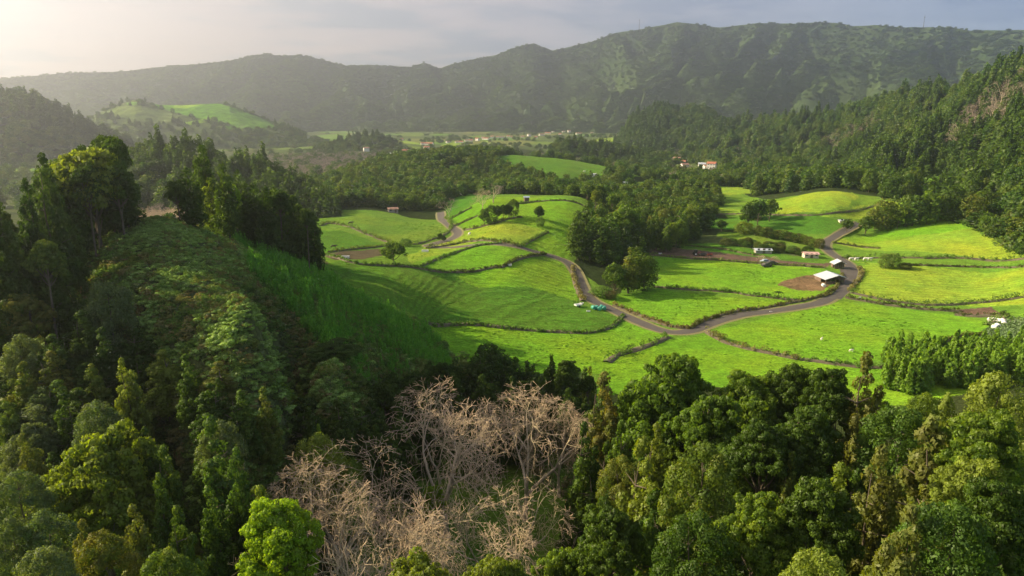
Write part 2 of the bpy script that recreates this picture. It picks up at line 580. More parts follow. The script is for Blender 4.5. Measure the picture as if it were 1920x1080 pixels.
# wooded defaults and scrub slopes, then fields; (pixels, colour, grass, terraces, mowing)
FIELDS = [
 ([(-300,400),(330,300),(560,420),(610,490),(700,560),(800,640),(860,720),(700,860),(620,1090),(-300,1090)], SCRUB, .2, 0, 0),
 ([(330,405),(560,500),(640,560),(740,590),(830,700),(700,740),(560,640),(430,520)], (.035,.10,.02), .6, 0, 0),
 ([(560,300),(900,270),(1060,290),(860,305),(840,350),(1000,350),(1160,350),(1230,330),(1330,350),(1340,420),(1180,440),(1120,390),(1000,366),(880,368),(830,410),(560,400)], WOOD, 0, 0, 0),
 ([(1070,440),(1120,390),(1340,390),(1420,440),(1300,462),(1200,470),(1160,560),(1080,500)], WOOD, 0, 0, 0),
 ([(1380,480),(1280,440),(1330,440),(1500,470),(1540,485),(1420,480)], SCRUB, 0, 0, 0),
 ([(1200,330),(1500,320),(1700,340),(1710,372),(1620,366),(1500,366),(1440,374),(1330,345)], WOOD, 0, 0, 0),
 ([(1080,770),(1140,700),(1250,690),(1400,720),(1700,740),(1760,700),(2000,660),(2200,1150),(1050,1150)], WOOD, .2, 0, 0),
 ([(830,690),(1100,720),(1090,760),(1080,790),(1050,1090),(700,1090),(640,900),(740,790)], (.10,.21,.025), 1, 0, 0),
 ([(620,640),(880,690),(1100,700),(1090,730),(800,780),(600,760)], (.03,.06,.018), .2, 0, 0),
 # fields
 ([(590,500),(640,488),(760,500),(900,508),(1010,486),(1060,492),(1082,530),(1090,570),(1165,598),(1160,612),(1100,624),(1000,616),(870,606),(790,596),(700,560),(600,520)], G_DEEP_OR_SHADED, 1, .6, 0),  # terraced pasture: shade on the slope is put into this darker green
 ([(870,506),(1010,486),(1062,492),(1082,530),(1086,566),(1000,540),(900,540),(860,520)], G_BRIGHT, 1, .1, .9),
 ([(792,600),(870,608),(1000,618),(1100,626),(1165,612),(1180,596),(1250,632),(1180,670),(1120,700),(880,695),(830,660)], G_BRIGHT, 1, .1, 0),
 ([(770,495),(800,480),(860,462),(930,452),(1000,478),(960,492),(900,506),(800,504)], G_BRIGHT, 1, .2, 0),
 ([(760,480),(830,450),(900,450),(800,482),(770,495)], G_YELL, 1, 0, 0),
 ([(840,455),(870,430),(1000,420),(1024,434),(970,460),(900,446)], G_YELL, 1, 0, .4),
 ([(975,462),(1026,434),(1060,430),(1070,480),(1050,486)], G_BRIGHT, 1, .3, 0),
 ([(850,408),(900,376),(990,370),(1100,384),(1140,410),(1070,440),(1020,430),(870,428)], G_BRIGHT, 1, 0, .2),
 ([(600,420),(680,400),(740,400),(838,424),(830,440),(760,462),(700,450),(640,432)], G_MID, 1, 0, .3),
 ([(596,432),(640,432),(725,460),(700,466),(600,476)], G_DEEP_OR_SHADED, 1, .2, 0),
 ([(600,478),(720,466),(760,472),(680,486),(630,488)], (.12,.10,.06), 0, 0, 0),
 ([(830,380),(900,362),(930,372),(870,390),(850,408),(838,400)], G_DEEP_OR_SHADED, 1, 0, 0),
 ([(930,297),(1060,297),(1170,320),(1120,340),(1060,350),(990,335),(940,318)], G_DEEP_OR_SHADED, 1, 0, 0),
 ([(830,312),(880,310),(880,325),(840,330)], G_DEEP_OR_SHADED, 1, 0, 0),
 ([(1150,352),(1240,340),(1290,345),(1200,360),(1150,366)], G_MID, 1, 0, 0),
 ([(1215,480),(1400,490),(1540,500),(1560,520),(1545,560),(1500,572),(1440,560),(1350,548),(1230,540),(1215,520)], G_BRIGHT, 1, .2, 0),
 ([(1150,552),(1240,544),(1400,560),(1500,566),(1420,580),(1350,596),(1300,620),(1250,610),(1140,570)], G_BRIGHT, 1, 0, .6),
 ([(1490,520),(1540,512),(1560,530),(1540,545),(1500,545),(1455,535)], (.20,.13,.075), .0, .6, 0),
 ([(1195,464),(1240,462),(1400,480),(1560,494),(1550,502),(1420,492),(1290,484),(1210,478)], (.14,.095,.075), 0, 0, 0),
 ([(1240,458),(1330,456),(1420,470),(1560,486),(1540,494),(1400,480)], G_DEEP_OR_SHADED, 1, 0, 0),
 ([(1340,620),(1420,600),(1580,566),(1640,572),(1780,590),(1870,606),(1860,620),(1760,640),(1700,668),(1600,680),(1500,672),(1420,650),(1360,632)], G_BRIGHT, 1, .15, .2),
 ([(1250,640),(1330,626),(1420,655),(1500,676),(1620,690),(1700,684),(1710,700),(1780,660),(1860,625),(1960,640),(1960,700),(1700,760),(1480,740),(1330,725),(1200,735),(1120,745),(1137,690),(1200,662)], G_BRIGHT, 1, .1, 0),
 ([(1600,500),(1640,494),(1960,508),(1960,566),(1780,572),(1690,568),(1600,548)], G_YELL, 1, 0, .9),
 ([(1600,490),(1960,490),(1960,508),(1640,498)], G_YELL, 1, 0, .2),
 ([(1560,456),(1700,470),(1960,480),(1960,450),(1840,440),(1830,426),(1700,420),(1580,446)], G_YELL, 1, 0, .6),
 ([(1580,446),(1700,415),(1835,412),(1850,425),(1700,445),(1600,455)], G_BRIGHT, 1, 0, 0),
 ([(1450,380),(1600,362),(1612,370),(1590,385),(1540,400),(1460,402)], G_YELL, 1, 0, .5),
 ([(1530,408),(1610,385),(1690,375),(1690,390),(1600,412)], G_YELL, 1, 0, .5),
 ([(1310,408),(1450,402),(1560,410),(1590,425),(1560,440),(1400,434),(1310,424)], G_DEEP_OR_SHADED, 1, 0, 0),
 ([(1345,436),(1450,442),(1540,462),(1530,472),(1400,455),(1345,444)], G_MID, 1, 0, 0),
 ([(1330,352),(1400,350),(1410,362),(1340,366)], G_YELL, 1, 0, 0),
 ([(1330,390),(1420,388),(1420,400),(1340,402)], G_YELL, 1, 0, 0),
 ([(1840,618),(1870,600),(1960,600),(1960,650),(1900,642),(1830,632)], (.06,.10,.035), 0, 0, 0),
 ([(1780,580),(1860,575),(1880,590),(1840,596),(1790,590)], SOIL, 0, 0, 0),
 ([(1075,738),(1120,735),(1130,780),(1085,790)], G_DEEP_OR_SHADED, 1, 0, 0),
 ([(500,362),(600,372),(600,392),(520,400)], G_DEEP_OR_SHADED, 1, 0, 0),
 ([(1180,262),(1200,252),(1235,247),(1280,252),(1285,258),(1250,263),(1210,267)], G_YELL, 1, 0, 0),
 ([(1110,262),(1150,258),(1175,266),(1150,270)], G_YELL, 1, 0, 0),
 ([(1065,236),(1120,230),(1170,236),(1100,243)], G_MID, 1, 0, 0),
 ([(735,282),(758,280),(760,287),(735,286)], G_YELL, 1, 0, 0),
 ([(753,264),(785,268),(790,272),(757,268)], G_YELL, 1, 0, 0),
 ([(825,272),(860,266),(872,268),(840,276)], G_YELL, 1, 0, 0),
 ([(880,258),(902,253),(903,258),(885,262)], G_MID, 1, 0, 0),
 ([(690,284),(725,276),(730,280),(700,288)], G_MID, 1, 0, 0),
 ([(900,266),(918,263),(912,270)], G_YELL, 1, 0, 0),
 ([(0,322),(60,316),(60,320),(0,328)], G_YELL, 1, 0, 0),
 ([(0,300),(200,296),(230,300),(120,306),(0,310)], G_MID, 1, 0, 0),
 ([(560,258),(640,250),(660,254),(600,262)], G_MID, 1, 0, 0),
]
# far valley floor: patchwork of small fields, woods and bare thickets, read as true land cover
far = RR > 620
ii = np.nonzero(far)
fx, fy = GX[ii], GY[ii]
wxx = fx + fbm(fx, fy, 160, 2, 51) * 60
wyy = fy + fbm(fx, fy, 160, 2, 52) * 60
cell = _perm[(np.floor(wxx / 85) % 256).astype(int), (np.floor(wyy / 130 + 0.5 * np.floor(wxx / 85)) % 256).astype(int)]
pal = np.array([(.05, .09, .03), G_MID, (.04, .07, .025), (.05, .09, .03), (.12, .20, .03), (.09, .11, .05), (.06, .10, .03), (.15, .18, .05)])
CV[ii] = pal[(cell * 7.99).astype(int)]
GR[ii] = (.6, 0, 0)

FP = []
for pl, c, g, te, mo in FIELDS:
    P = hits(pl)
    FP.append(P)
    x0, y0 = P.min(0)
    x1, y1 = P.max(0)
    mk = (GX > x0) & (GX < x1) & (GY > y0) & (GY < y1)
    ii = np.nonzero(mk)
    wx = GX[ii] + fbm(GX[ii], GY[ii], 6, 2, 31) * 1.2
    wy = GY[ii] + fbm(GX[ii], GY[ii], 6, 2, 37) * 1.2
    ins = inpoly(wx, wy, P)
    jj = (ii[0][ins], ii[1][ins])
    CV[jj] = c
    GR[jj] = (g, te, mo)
gme = mesh_np('ground', np.stack([GX, GY, GZ], -1).reshape(-1, 3), grid_faces(len(TH), len(LR))[:, ::-1], M['ground'], True)
vcol(gme, 'cover', CV.reshape(-1, 3))
vcol(gme, 'grassy', GR.reshape(-1, 3))
ground = tag(link('ground', gme), kind='structure')


# ------------------------------------------------------------------ hills and the crater rim
def hill_mat():
    m, t, out = new_mat('hill_cover')
    at = t.add('ShaderNodeAttribute', attribute_name='cover')
    pos = t.add('ShaderNodeTexCoord').outputs['Object']
    c = at.outputs['Color']
    nA = t.noise(pos, 0.012, 5.0, 0.6)
    nB = t.noise(pos, 0.07, 5.0, 0.7)
    c = t.mix(1.0, c, t.ramp(nA, [(0.35, (.8, .85, .85)), (0.65, (1.25, 1.15, 1.0))]), 'MULTIPLY')
    c = t.mix(1.0, c, t.ramp(nB, [(0.3, 0.6), (0.7, 1.4)]), 'MULTIPLY')
    b = t.add('ShaderNodeBump', i={'Height': t.noise(pos, 0.06, 5.0, 0.65), 'Distance': 10.0, 'Strength': 0.7})
    d = t.add('ShaderNodeBsdfDiffuse', i={'Color': c, 'Normal': b.outputs[0]})
    t.l.new(d.outputs[0], out.inputs[0])
    return m


M['hill'] = hill_mat()


class Hill:
    def __init__(s, name, ridge, dist, toe, nth, nt, base=-24, drop=0.0, gully=0.0, gfreq=30.0, slant=1.0, rough=3.0,
                 power=1.0, col=(.045, .075, .025), back=0.5, seed=0, roundtop=0.0):
        th = np.array([theta_of(p[0], p[1]) for p in ridge])
        rd = np.interp([p[0] for p in ridge], [d[0] for d in dist], [d[1] for d in dist])
        tz = []
        for (px, py), r in zip(ridge, rd):
            u, y, dz = ray(px, py)
            tz.append(CAMZ + dz / math.hypot(u, y) * r - drop)
        s.tg = np.linspace(th[0], th[-1], nth)
        s.rr = np.interp(s.tg, [theta_of(d[0]) for d in dist], [d[1] for d in dist])
        s.rt = np.interp(s.tg, [theta_of(d[0]) for d in toe], [d[1] for d in toe])
        s.zr = np.interp(s.tg, th, tz)
        s.t = np.concatenate([np.linspace(-0.12, 1, nt), np.linspace(1, 1 + back, max(8, nt // 4))[1:]])
        T, Q = np.meshgrid(s.tg, s.t, indexing='ij')
        rr, rt, zr = s.rr[:, None], s.rt[:, None], s.zr[:, None]
        r = rt + (rr - rt) * Q
        q = np.clip(Q, 0, 1)
        sh = (q ** power) * (1 - roundtop) + roundtop * np.sin(q * math.pi / 2)
        z = base + (zr - base) * sh
        z = np.where(Q > 1, zr - (Q - 1) * (rr - rt) * 0.25 * (1 + (Q - 1)), z)
        z = np.where(Q < 0, base + Q * 120, z)
        wd = 4 * q * (1 - q)
        wd = np.where(Q > 1, 0.0, wd) ** 0.8
        x = np.sin(T) * r
        y = np.cos(T) * r
        if gully:
            ph = T * gfreq + slant * q + fbm(x, y, 850, 3, seed + 2, .6) * 3.2
            a = np.abs(((ph) % 1.0) - 0.5) * 2
            ph2 = T * gfreq * 2.7 - slant * 1.3 * q + fbm(x, y, 300, 3, seed + 3, .6) * 2.2
            b = np.abs(((ph2) % 1.0) - 0.5) * 2
            amp = 0.55 + 0.9 * (fbm(x, y, 900, 2, seed + 9) + 0.5)
            gm = np.interp(T, [R(-35), R(-8), R(5)], [0.45, 0.7, 1.0])
            z = z - gully * gm * wd * (np.clip(amp, .1, 2) * (1 - a) ** 1.2 + 0.30 * (1 - b))
        z = z + fbm(x, y, 110, 4, seed + 5, 0.6) * rough * (0.35 + wd)
        s.X, s.Y, s.Z = x, y, z
        s.T, s.Q = T, q
        s.name = name
        s.col = np.empty(x.shape + (3,))
        s.col[:] = col

    def paint(s, pl, c):
        """a clearing given by its outline in the photo, projected onto the hill"""
        px, py = project(s.X, s.Y, s.Z)
        m = inpoly(px, py, np.array(pl, float)) & (s.Q < 0.999)
        s.col[m] = c
        return m

    def build(s):
        me = mesh_np(s.name, np.stack([s.X, s.Y, s.Z], -1).reshape(-1, 3), grid_faces(*s.X.shape)[:, ::-1], M['hill'], True)
        vcol(me, 'cover', s.col.reshape(-1, 3))
        s.o = tag(link(s.name, me), kind='structure')

    def sample(s, npt, rng, q0=0.0, q1=1.0, facing=True):
        i = rng.integers(0, s.X.shape[0] - 1, npt)
        qf = rng.uniform(q0, q1, npt)
        j = np.searchsorted(s.t, qf) - 1
        j = np.clip(j, 0, len(s.t) - 2)
        fi, fj = rng.random(npt), (qf - s.t[j]) / (s.t[j + 1] - s.t[j])
        def L(G):
            return (G[i, j] * (1 - fi) + G[i + 1, j] * fi) * (1 - fj) + (G[i, j + 1] * (1 - fi) + G[i + 1, j + 1] * fi) * fj
        return L(s.X), L(s.Y), L(s.Z), s.col[i, j]


HILLS = []
rim = Hill('mountains', [(-500,190),(-200,165),(0,145),(120,135),(240,130),(330,120),(430,112),(470,103),(495,98),(520,102),(560,100),(600,108),(650,121),(690,118),
   (740,121),(770,122),(795,114),(825,126),(850,116),(870,111),(930,100),(970,85),(1000,78),(1035,92),(1080,82),(1110,75),(1150,60),(1200,52),(1235,46),(1270,38),(1310,42),(1350,47),
   (1420,40),(1500,40),(1545,37),(1575,40),(1600,46),(1640,43),(1700,47),(1780,46),(1820,52),(1860,51),(1920,50),(2100,45),(2400,60)],
   [(-500,3500),(0,3400),(500,3150),(1000,3000),(1400,2800),(1920,2600),(2400,2500)],
   [(-500,2500),(0,2400),(500,2250),(900,2200),(1300,1950),(1500,1850),(1920,1700),(2400,1600)],
   1500, 300, drop=6, gully=160, gfreq=5.6, slant=-2.4, rough=12, power=1.25, back=0.6, seed=1)
HILLS.append(rim)
far_left = Hill('wooded_hill', [(-420,175),(-200,160),(-60,158),(0,164),(40,162),(62,168),(95,186),(130,205),(165,225),(200,240),(240,258),(280,274),(330,292)],
   [(-420,1300),(330,1150)], [(-420,900),(330,1050)], 260, 90, drop=9, gully=12, gfreq=22, rough=4, power=.8, roundtop=.6, seed=21)
HILLS.append(far_left)
pasture_hill = Hill('pasture_hill', [(140,235),(170,214),(200,200),(225,190),(250,184),(275,188),(300,193),(340,194),(400,191),(430,192),(470,206),(500,219),(530,230),(560,242),(600,258),(640,268)],
   [(140,1750),(640,1650)], [(140,1380),(640,1420)], 420, 140, drop=4, gully=6, gfreq=11, rough=5, power=.9, roundtop=.6, seed=31, col=(.085,.125,.04))
for pl, c in (([(290,190),(400,190),(445,205),(500,225),(520,240),(470,242),(400,228),(330,212),(290,200)], G_MID), ([(180,215),(230,198),(300,205),(340,222),(300,232),(240,222)], (.11,.16,.05)), ([(330,193),(395,192),(350,203),(325,202)], G_YELL),
              ([(335,232),(395,220),(400,226),(350,236)], G_YELL), ([(235,193),(270,190),(275,196),(240,197)], G_MID), ([(420,235),(460,236),(450,246),(430,243)], G_MID)):
    pasture_hill.paint(pl, c)
HILLS.append(pasture_hill)
knoll = Hill('small_hill', [(585,270),(610,262),(640,256),(665,250),(690,245),(710,248),(735,258),(755,270),(780,280)], [(585,1250),(780,1250)], [(585,1130),(780,1130)],
   120, 50, drop=9, rough=2, power=.8, roundtop=.7, seed=41)
HILLS.append(knoll)
cone = Hill('cone_hill', [(1150,262),(1165,245),(1180,222),(1200,203),(1225,195),(1250,193),(1290,190),(1330,195),(1350,212),(1400,230),(1460,250),(1520,262)],
   [(1150,1350),(1520,1300)], [(1150,1150),(1520,1100)], 260, 100, base=-16, drop=10, rough=3, gully=10, gfreq=26, power=.8, roundtop=.6, seed=51)
HILLS.append(cone)
low = Hill('low_ridge', [(1030,272),(1060,259),(1090,262),(1130,269),(1180,277),(1230,283),(1290,285),(1340,280),(1400,268),(1450,262)], [(1030,930),(1450,1000)], [(1030,840),(1450,900)],
   160, 50, base=-12, drop=5, rough=2, power=.8, roundtop=.6, seed=61)
HILLS.append(low)
ridge_w = Hill('wooded_ridge', [(170,330),(225,308),(260,296),(300,290),(330,292),(380,300),(430,314),(480,326),(530,342),(580,364),(630,392)], [(170,470),(630,400)], [(170,400),(630,340)],
   200, 60, base=2, drop=2, rough=1.5, power=.8, roundtop=.6, seed=71)
HILLS.append(ridge_w)
right = Hill('right_hillside', [(1290,232),(1330,218),(1380,214),(1440,208),(1500,203),(1560,194),(1600,184),(1640,170),(1670,156),(1700,146),(1760,143),(1800,134),(1840,120),(1880,103),(1920,88),(2000,50),(2150,0),(2400,-60)],
   [(1290,1250),(1440,1120),(1560,980),(1640,860),(1760,720),(1850,630),(1920,560),(2100,480),(2400,400)],
   [(1290,960),(1360,760),(1440,570),(1500,480),(1600,440),(1700,408),(1840,365),(1920,330),(2100,280),(2400,230)],
   700, 260, base=-1, drop=13, gully=27, gfreq=8, slant=-1.2, rough=5, power=1.0, back=0.4, seed=83, col=(.04,.06,.02))
HILLS.append(right)
for h in HILLS:
    h.build()
# ------------------------------------------------------------------ foliage geometry
def unit(v):
    return v / np.maximum(np.linalg.norm(v, axis=1, keepdims=True), 1e-9)


def leaf_mesh(name, C, Rr, per, size, mat, rng, up=0.25, flat=1.0, nb=0.65, tint=None, droop=0.0, elong=1.5, fill=0.25):
    """C (n,3) clump centres, Rr (n,) or (n,3) radii, per = leaves per clump; every leaf sprig is one small quad"""
    n = len(C)
    Rr = np.asarray(Rr, float)
    if Rr.ndim == 1:
        Rr = np.stack([Rr, Rr, Rr * flat], 1)
    cnt = np.maximum(3, np.round(per * (Rr.prod(1) ** (2 / 3)) / np.mean(Rr.prod(1) ** (2 / 3)))).astype(int)
    idx = np.repeat(np.arange(n), cnt)
    m = len(idx)
    d = rng.normal(size=(m, 3))
    d[:, 2] += up * np.abs(d[:, 2]) + up * 0.3
    d = unit(d)
    rad = np.where(rng.random(m) < fill, rng.uniform(0.35, 0.9, m), rng.uniform(0.86, 1.08, m))
    P = C[idx] + d * Rr[idx] * rad[:, None]
    nn = unit(d + rng.normal(size=(m, 3)) * 0.55)
    a = unit(np.cross(nn, rng.normal(size=(m, 3))))
    if droop:
        a = unit(a * (1 - droop) + np.array([0, 0, -1.0]) * droop + d * 0.4)
    b = unit(np.cross(nn, a))
    s = size * rng.uniform(0.65, 1.35, m)[:, None]
    V = np.stack([P - a * s * elong * .5, P + b * s * .42 - a * s * .05, P + a * s * elong * .5, P - b * s * .42 - a * s * .05], 1).reshape(-1, 3)
    Fc = np.arange(m * 4).reshape(m, 4)
    fn = unit(np.cross(V[1::4] - V[0::4], V[2::4] - V[0::4]))
    flip = (fn * d).sum(1) < 0
    Fc[flip] = Fc[flip][:, ::-1]
    fn[flip] *= -1
    me = mesh_np(name, V, Fc, mat)
    ct = rng.random(n) if tint is None else tint
    tv = np.clip(ct[idx] * 0.75 + rng.random(m) * 0.25, 0, 1)
    tv = np.repeat(tv, 4)
    vcol(me, 'tint', np.stack([tv, tv, tv], 1))
    # leaf normals lean to the clump's outward direction, as in a dense spray
    N = unit(fn * (1 - nb) + d * nb)
    N = np.repeat(N, 4, axis=0).astype(np.float32)
    me.polygons.foreach_set('use_smooth', np.ones(m, bool))
    me.normals_split_custom_set(N.tolist()) if m < 2500 else me.normals_split_custom_set(N)
    return me


def tubes(name, segs, mat, k=3, tint=None):
    """segs: list (p0,p1,r0,r1)"""
    S = np.array([[*a, *b, r0, r1] for a, b, r0, r1 in segs], float)
    p0, p1, r0, r1 = S[:, :3], S[:, 3:6], S[:, 6], S[:, 7]
    d = unit(p1 - p0)
    ref = np.where(np.abs(d[:, 2:3]) > .9, np.array([[1., 0, 0]]), np.array([[0, 0, 1.]]))
    a = unit(np.cross(d, ref))
    b = np.cross(d, a)
    m = len(S)
    V = np.zeros((m, 2, k, 3))
    for i in range(k):
        t = 2 * math.pi * i / k
        o = a * math.cos(t) + b * math.sin(t)
        V[:, 0, i] = p0 + o * r0[:, None]
        V[:, 1, i] = p1 + o * r1[:, None]
    base = np.arange(m)[:, None] * 2 * k
    Fc = np.concatenate([np.concatenate([base + i, base + (i + 1) % k, base + k + (i + 1) % k, base + k + i], 1) for i in range(k)])
    me = mesh_np(name, V.reshape(-1, 3), Fc, mat, True)
    if tint is not None:
        tv = np.repeat(np.asarray(tint, float), 2 * k)
        vcol(me, 'tint', np.stack([tv] * 3, 1))
    return me


def crown_cedar(rng, pr=0.085, dens=1.0, top_round=0.5, w=1.0):
    """unit tree, height 1, crown half width 0.5*w at widest; lumpy column with rounded tip"""
    C, Q = [], []
    # a few upright sub-columns around the stem give the lumpy cedar outline
    nb_ = rng.integers(4, 7)
    subs = [(0, 0, 1.0, 0.62)]
    for i in range(nb_):
        a = i / nb_ * 6.283 + rng.uniform(-.5, .5)
        subs.append((math.cos(a) * rng.uniform(.16, .32) * w, math.sin(a) * rng.uniform(.16, .32) * w, rng.uniform(.55, .88), rng.uniform(.4, .55)))
    for sx, sy, hh, ww in subs:
        z = rng.uniform(0.12, 0.2)
        while z < hh:
            t = (z - 0.12) / (hh - 0.12)
            env = ww * w * 0.5 * min(1, 1.35 * (1 - t) ** 0.62) * min(1, .55 + t * 3)
            k = max(1, int(round(dens * (env / pr) * 2.1)))
            a0 = rng.uniform(0, 6.28)
            for j in range(k):
                a = a0 + j / k * 6.283 + rng.uniform(-.4, .4)
                rr = env * rng.uniform(.55, 1.1)
                C.append((sx + math.cos(a) * rr, sy + math.sin(a) * rr, z + rng.uniform(-.02, .02)))
                Q.append(pr * rng.uniform(.6, 1.25) * (1 - .35 * t))
            z += pr * rng.uniform(.45, .75)
        C.append((sx, sy, hh - pr * .3))
        Q.append(pr * .6)
    return np.array(C), np.array(Q)


def crown_broad(rng, pr=0.085, dens=1.0, lobes=9, low=0.28, spread=1.0):
    C, Q = [], []
    L = []
    for i in range(lobes):
        a = i * 2.399 + rng.uniform(-.4, .4)
        f = math.sqrt((i + .5) / lobes)
        L.append((math.cos(a) * f * .34 * spread, math.sin(a) * f * .34 * spread, 0.80 - .30 * f * f + rng.uniform(-.10, .07), rng.uniform(.13, .21)))
    for i in range(lobes // 2):
        a = rng.uniform(0, 6.28)
        L.append((math.cos(a) * .3 * spread, math.sin(a) * .3 * spread, rng.uniform(low + .08, .52), rng.uniform(.11, .17)))
    for lx, ly, lz, lr in L:
        k = int(dens * 5.5 * (lr / pr) ** 2)
        d = rng.normal(size=(k, 3))
        d[:, 2] = d[:, 2] * .8 + .25
        d = unit(d)
        for q in d:
            rr = lr * rng.uniform(.72, 1.08)
            C.append((lx + q[0] * rr * spread, ly + q[1] * rr * spread, lz + q[2] * rr * .82))
            Q.append(pr * rng.uniform(.55, 1.2))
    return np.array(C), np.array(Q), L


def crown_round(rng, pr=0.09, dens=1.0, w=.8):
    """single cauliflower like dome reaching low"""
    C, Q = [], []
    k = int(dens * 150)
    for i in range(k):
        z = rng.uniform(0.08, 1)
        env = .5 * w * math.sqrt(max(0.0, 1 - (max(0, z - .45) / .55) ** 2.3)) * min(1, .62 + z * .9)
        a = rng.uniform(0, 6.283)
        rr = env * rng.uniform(.78, 1.02)
        C.append((math.cos(a) * rr, math.sin(a) * rr, z * .94))
        Q.append(pr * rng.uniform(.6, 1.3))
    return np.array(C), np.array(Q)


def trunk_segs(rng, h=0.9, r=0.018, L=None, lean=.02):
    p = np.zeros(3)
    segs = [(np.array([0, 0, -1.5]), p, r * 1.25, r)]
    k = 7
    pts_ = [p]
    for i in range(k):
        p = p + np.array([rng.uniform(-lean, lean), rng.uniform(-lean, lean), h / k])
        pts_.append(p)
    for i in range(k):
        segs.append((pts_[i], pts_[i + 1], r * (1 - i / k * .85), r * (1 - (i + 1) / k * .85)))
    if L is not None:
        for lx, ly, lz, lr in L:
            j = max(1, min(k - 1, int((lz * .55) / h * k)))
            s0 = pts_[j]
            e = np.array([lx, ly, lz])
            mid = s0 * .5 + e * .5 + np.array([rng.uniform(-.02, .02), rng.uniform(-.02, .02), -.03])
            segs.append((s0, mid, r * .5, r * .34))
            segs.append((mid, e, r * .34, r * .1))
    else:
        for i in range(14):
            j = rng.integers(2, k)
            a = rng.uniform(0, 6.28)
            ln = .3 * (1 - j / k) + .06
            segs.append((pts_[j], pts_[j] + np.array([math.cos(a) * ln, math.sin(a) * ln, ln * .3]), r * .25, r * .06))
    return segs


def bare_tree(rng, gens=6, spread=.5, twist=.32):
    """leafless tree of unit height; returns thick and thin segments"""
    thick, thin, tint = [], [], []

    def grow(p, d, ln, r, g):
        steps = 3 if g > 2 else 2
        for s_ in range(steps):
            d2 = d + np.array([rng.normal(0, twist * .5), rng.normal(0, twist * .5), rng.normal(0.02, twist * .36)])
            d2 /= np.linalg.norm(d2)
            q = p + d2 * ln / steps
            r2 = r * .86
            if g >= gens - 2:
                thick.append((p, q, r, r2))
            else:
                thin.append((p, q, max(r, .00125), max(r2, .0010)))
                tint.append(1 - g / gens)
            p, d, r = q, d2, r2
            if g > 0 and (s_ > 0 or g < 4):
                n_ = int(rng.random() < (.78 if g > 2 else .62))
                for _ in range(n_):
                    a = rng.normal(size=3)
                    a -= a @ d * d
                    a /= np.linalg.norm(a)
                    dd = d * rng.uniform(.55, .9) + a * rng.uniform(.7, 1.3) * (1 + .15 * (gens - g)) + np.array([0, 0, .10 if g > 2 else -.04])
                    dd /= np.linalg.norm(dd)
                    grow(p, dd, ln * rng.uniform(.55, .8), r * rng.uniform(.5, .7), g - 1)
        if g > 0:
            for _ in range(2):
                a = rng.normal(size=3)
                a -= a @ d * d
                a /= np.linalg.norm(a)
                dd = d + a * rng.uniform(.3, .7)
                dd /= np.linalg.norm(dd)
                grow(p, dd, ln * rng.uniform(.6, .8), r * .7, g - 1)

    p = np.zeros(3)
    d = np.array([rng.normal(0, .06), rng.normal(0, .06), 1.0])
    q = p + d * .16
    thick.append((p, q, .026, .02))
    nl = rng.integers(3, 5)
    a0 = rng.uniform(0, 6.28)
    for i in range(nl):
        a = a0 + i / nl * 6.283 + rng.uniform(-.3, .3)
        sp = rng.uniform(.7, 1.5) * spread
        dd = np.array([math.cos(a) * sp, math.sin(a) * sp, .62])
        dd /= np.linalg.norm(dd)
        grow(q, dd, .30, .0145, gens - 1)
    A_ = np.array([s_[1] for s_ in thin])
    zt = np.percentile(A_[:, 2], 99.5)
    zt = .72 * zt + .28 * zt * .4
    fz = 1.0 / zt
    fx = .5 / np.percentile(np.abs(A_[:, :2]), 91)
    f3 = np.array([fx, fx, fz])

    def dome(v):
        v = v * f3
        rho = math.hypot(v[0], v[1])
        lim = .62 + .38 * math.sqrt(max(0.0, 1 - (rho / .62) ** 2))
        if v[2] > lim * .85:
            v = np.array([v[0], v[1], lim * .85 + (v[2] - lim * .85) * .4])
        return v
    thick = [(dome(a), dome(b), c, d) for a, b, c, d in thick]
    thin = [(dome(a), dome(b), c, d) for a, b, c, d in thin]
    return thick, thin, tint


# ------------------------------------------------------------------ prototypes (unit height, instanced meshes)
VAR = {}
AR = {'cedar': .42, 'spire': .36, 'broad': .88, 'round': .66, 'sapling': .36, 'bare': 1.0}
MAXZ = {'cedar': 1.5, 'spire': 1.6, 'broad': 1.3, 'round': 1.2, 'sapling': 1.6}


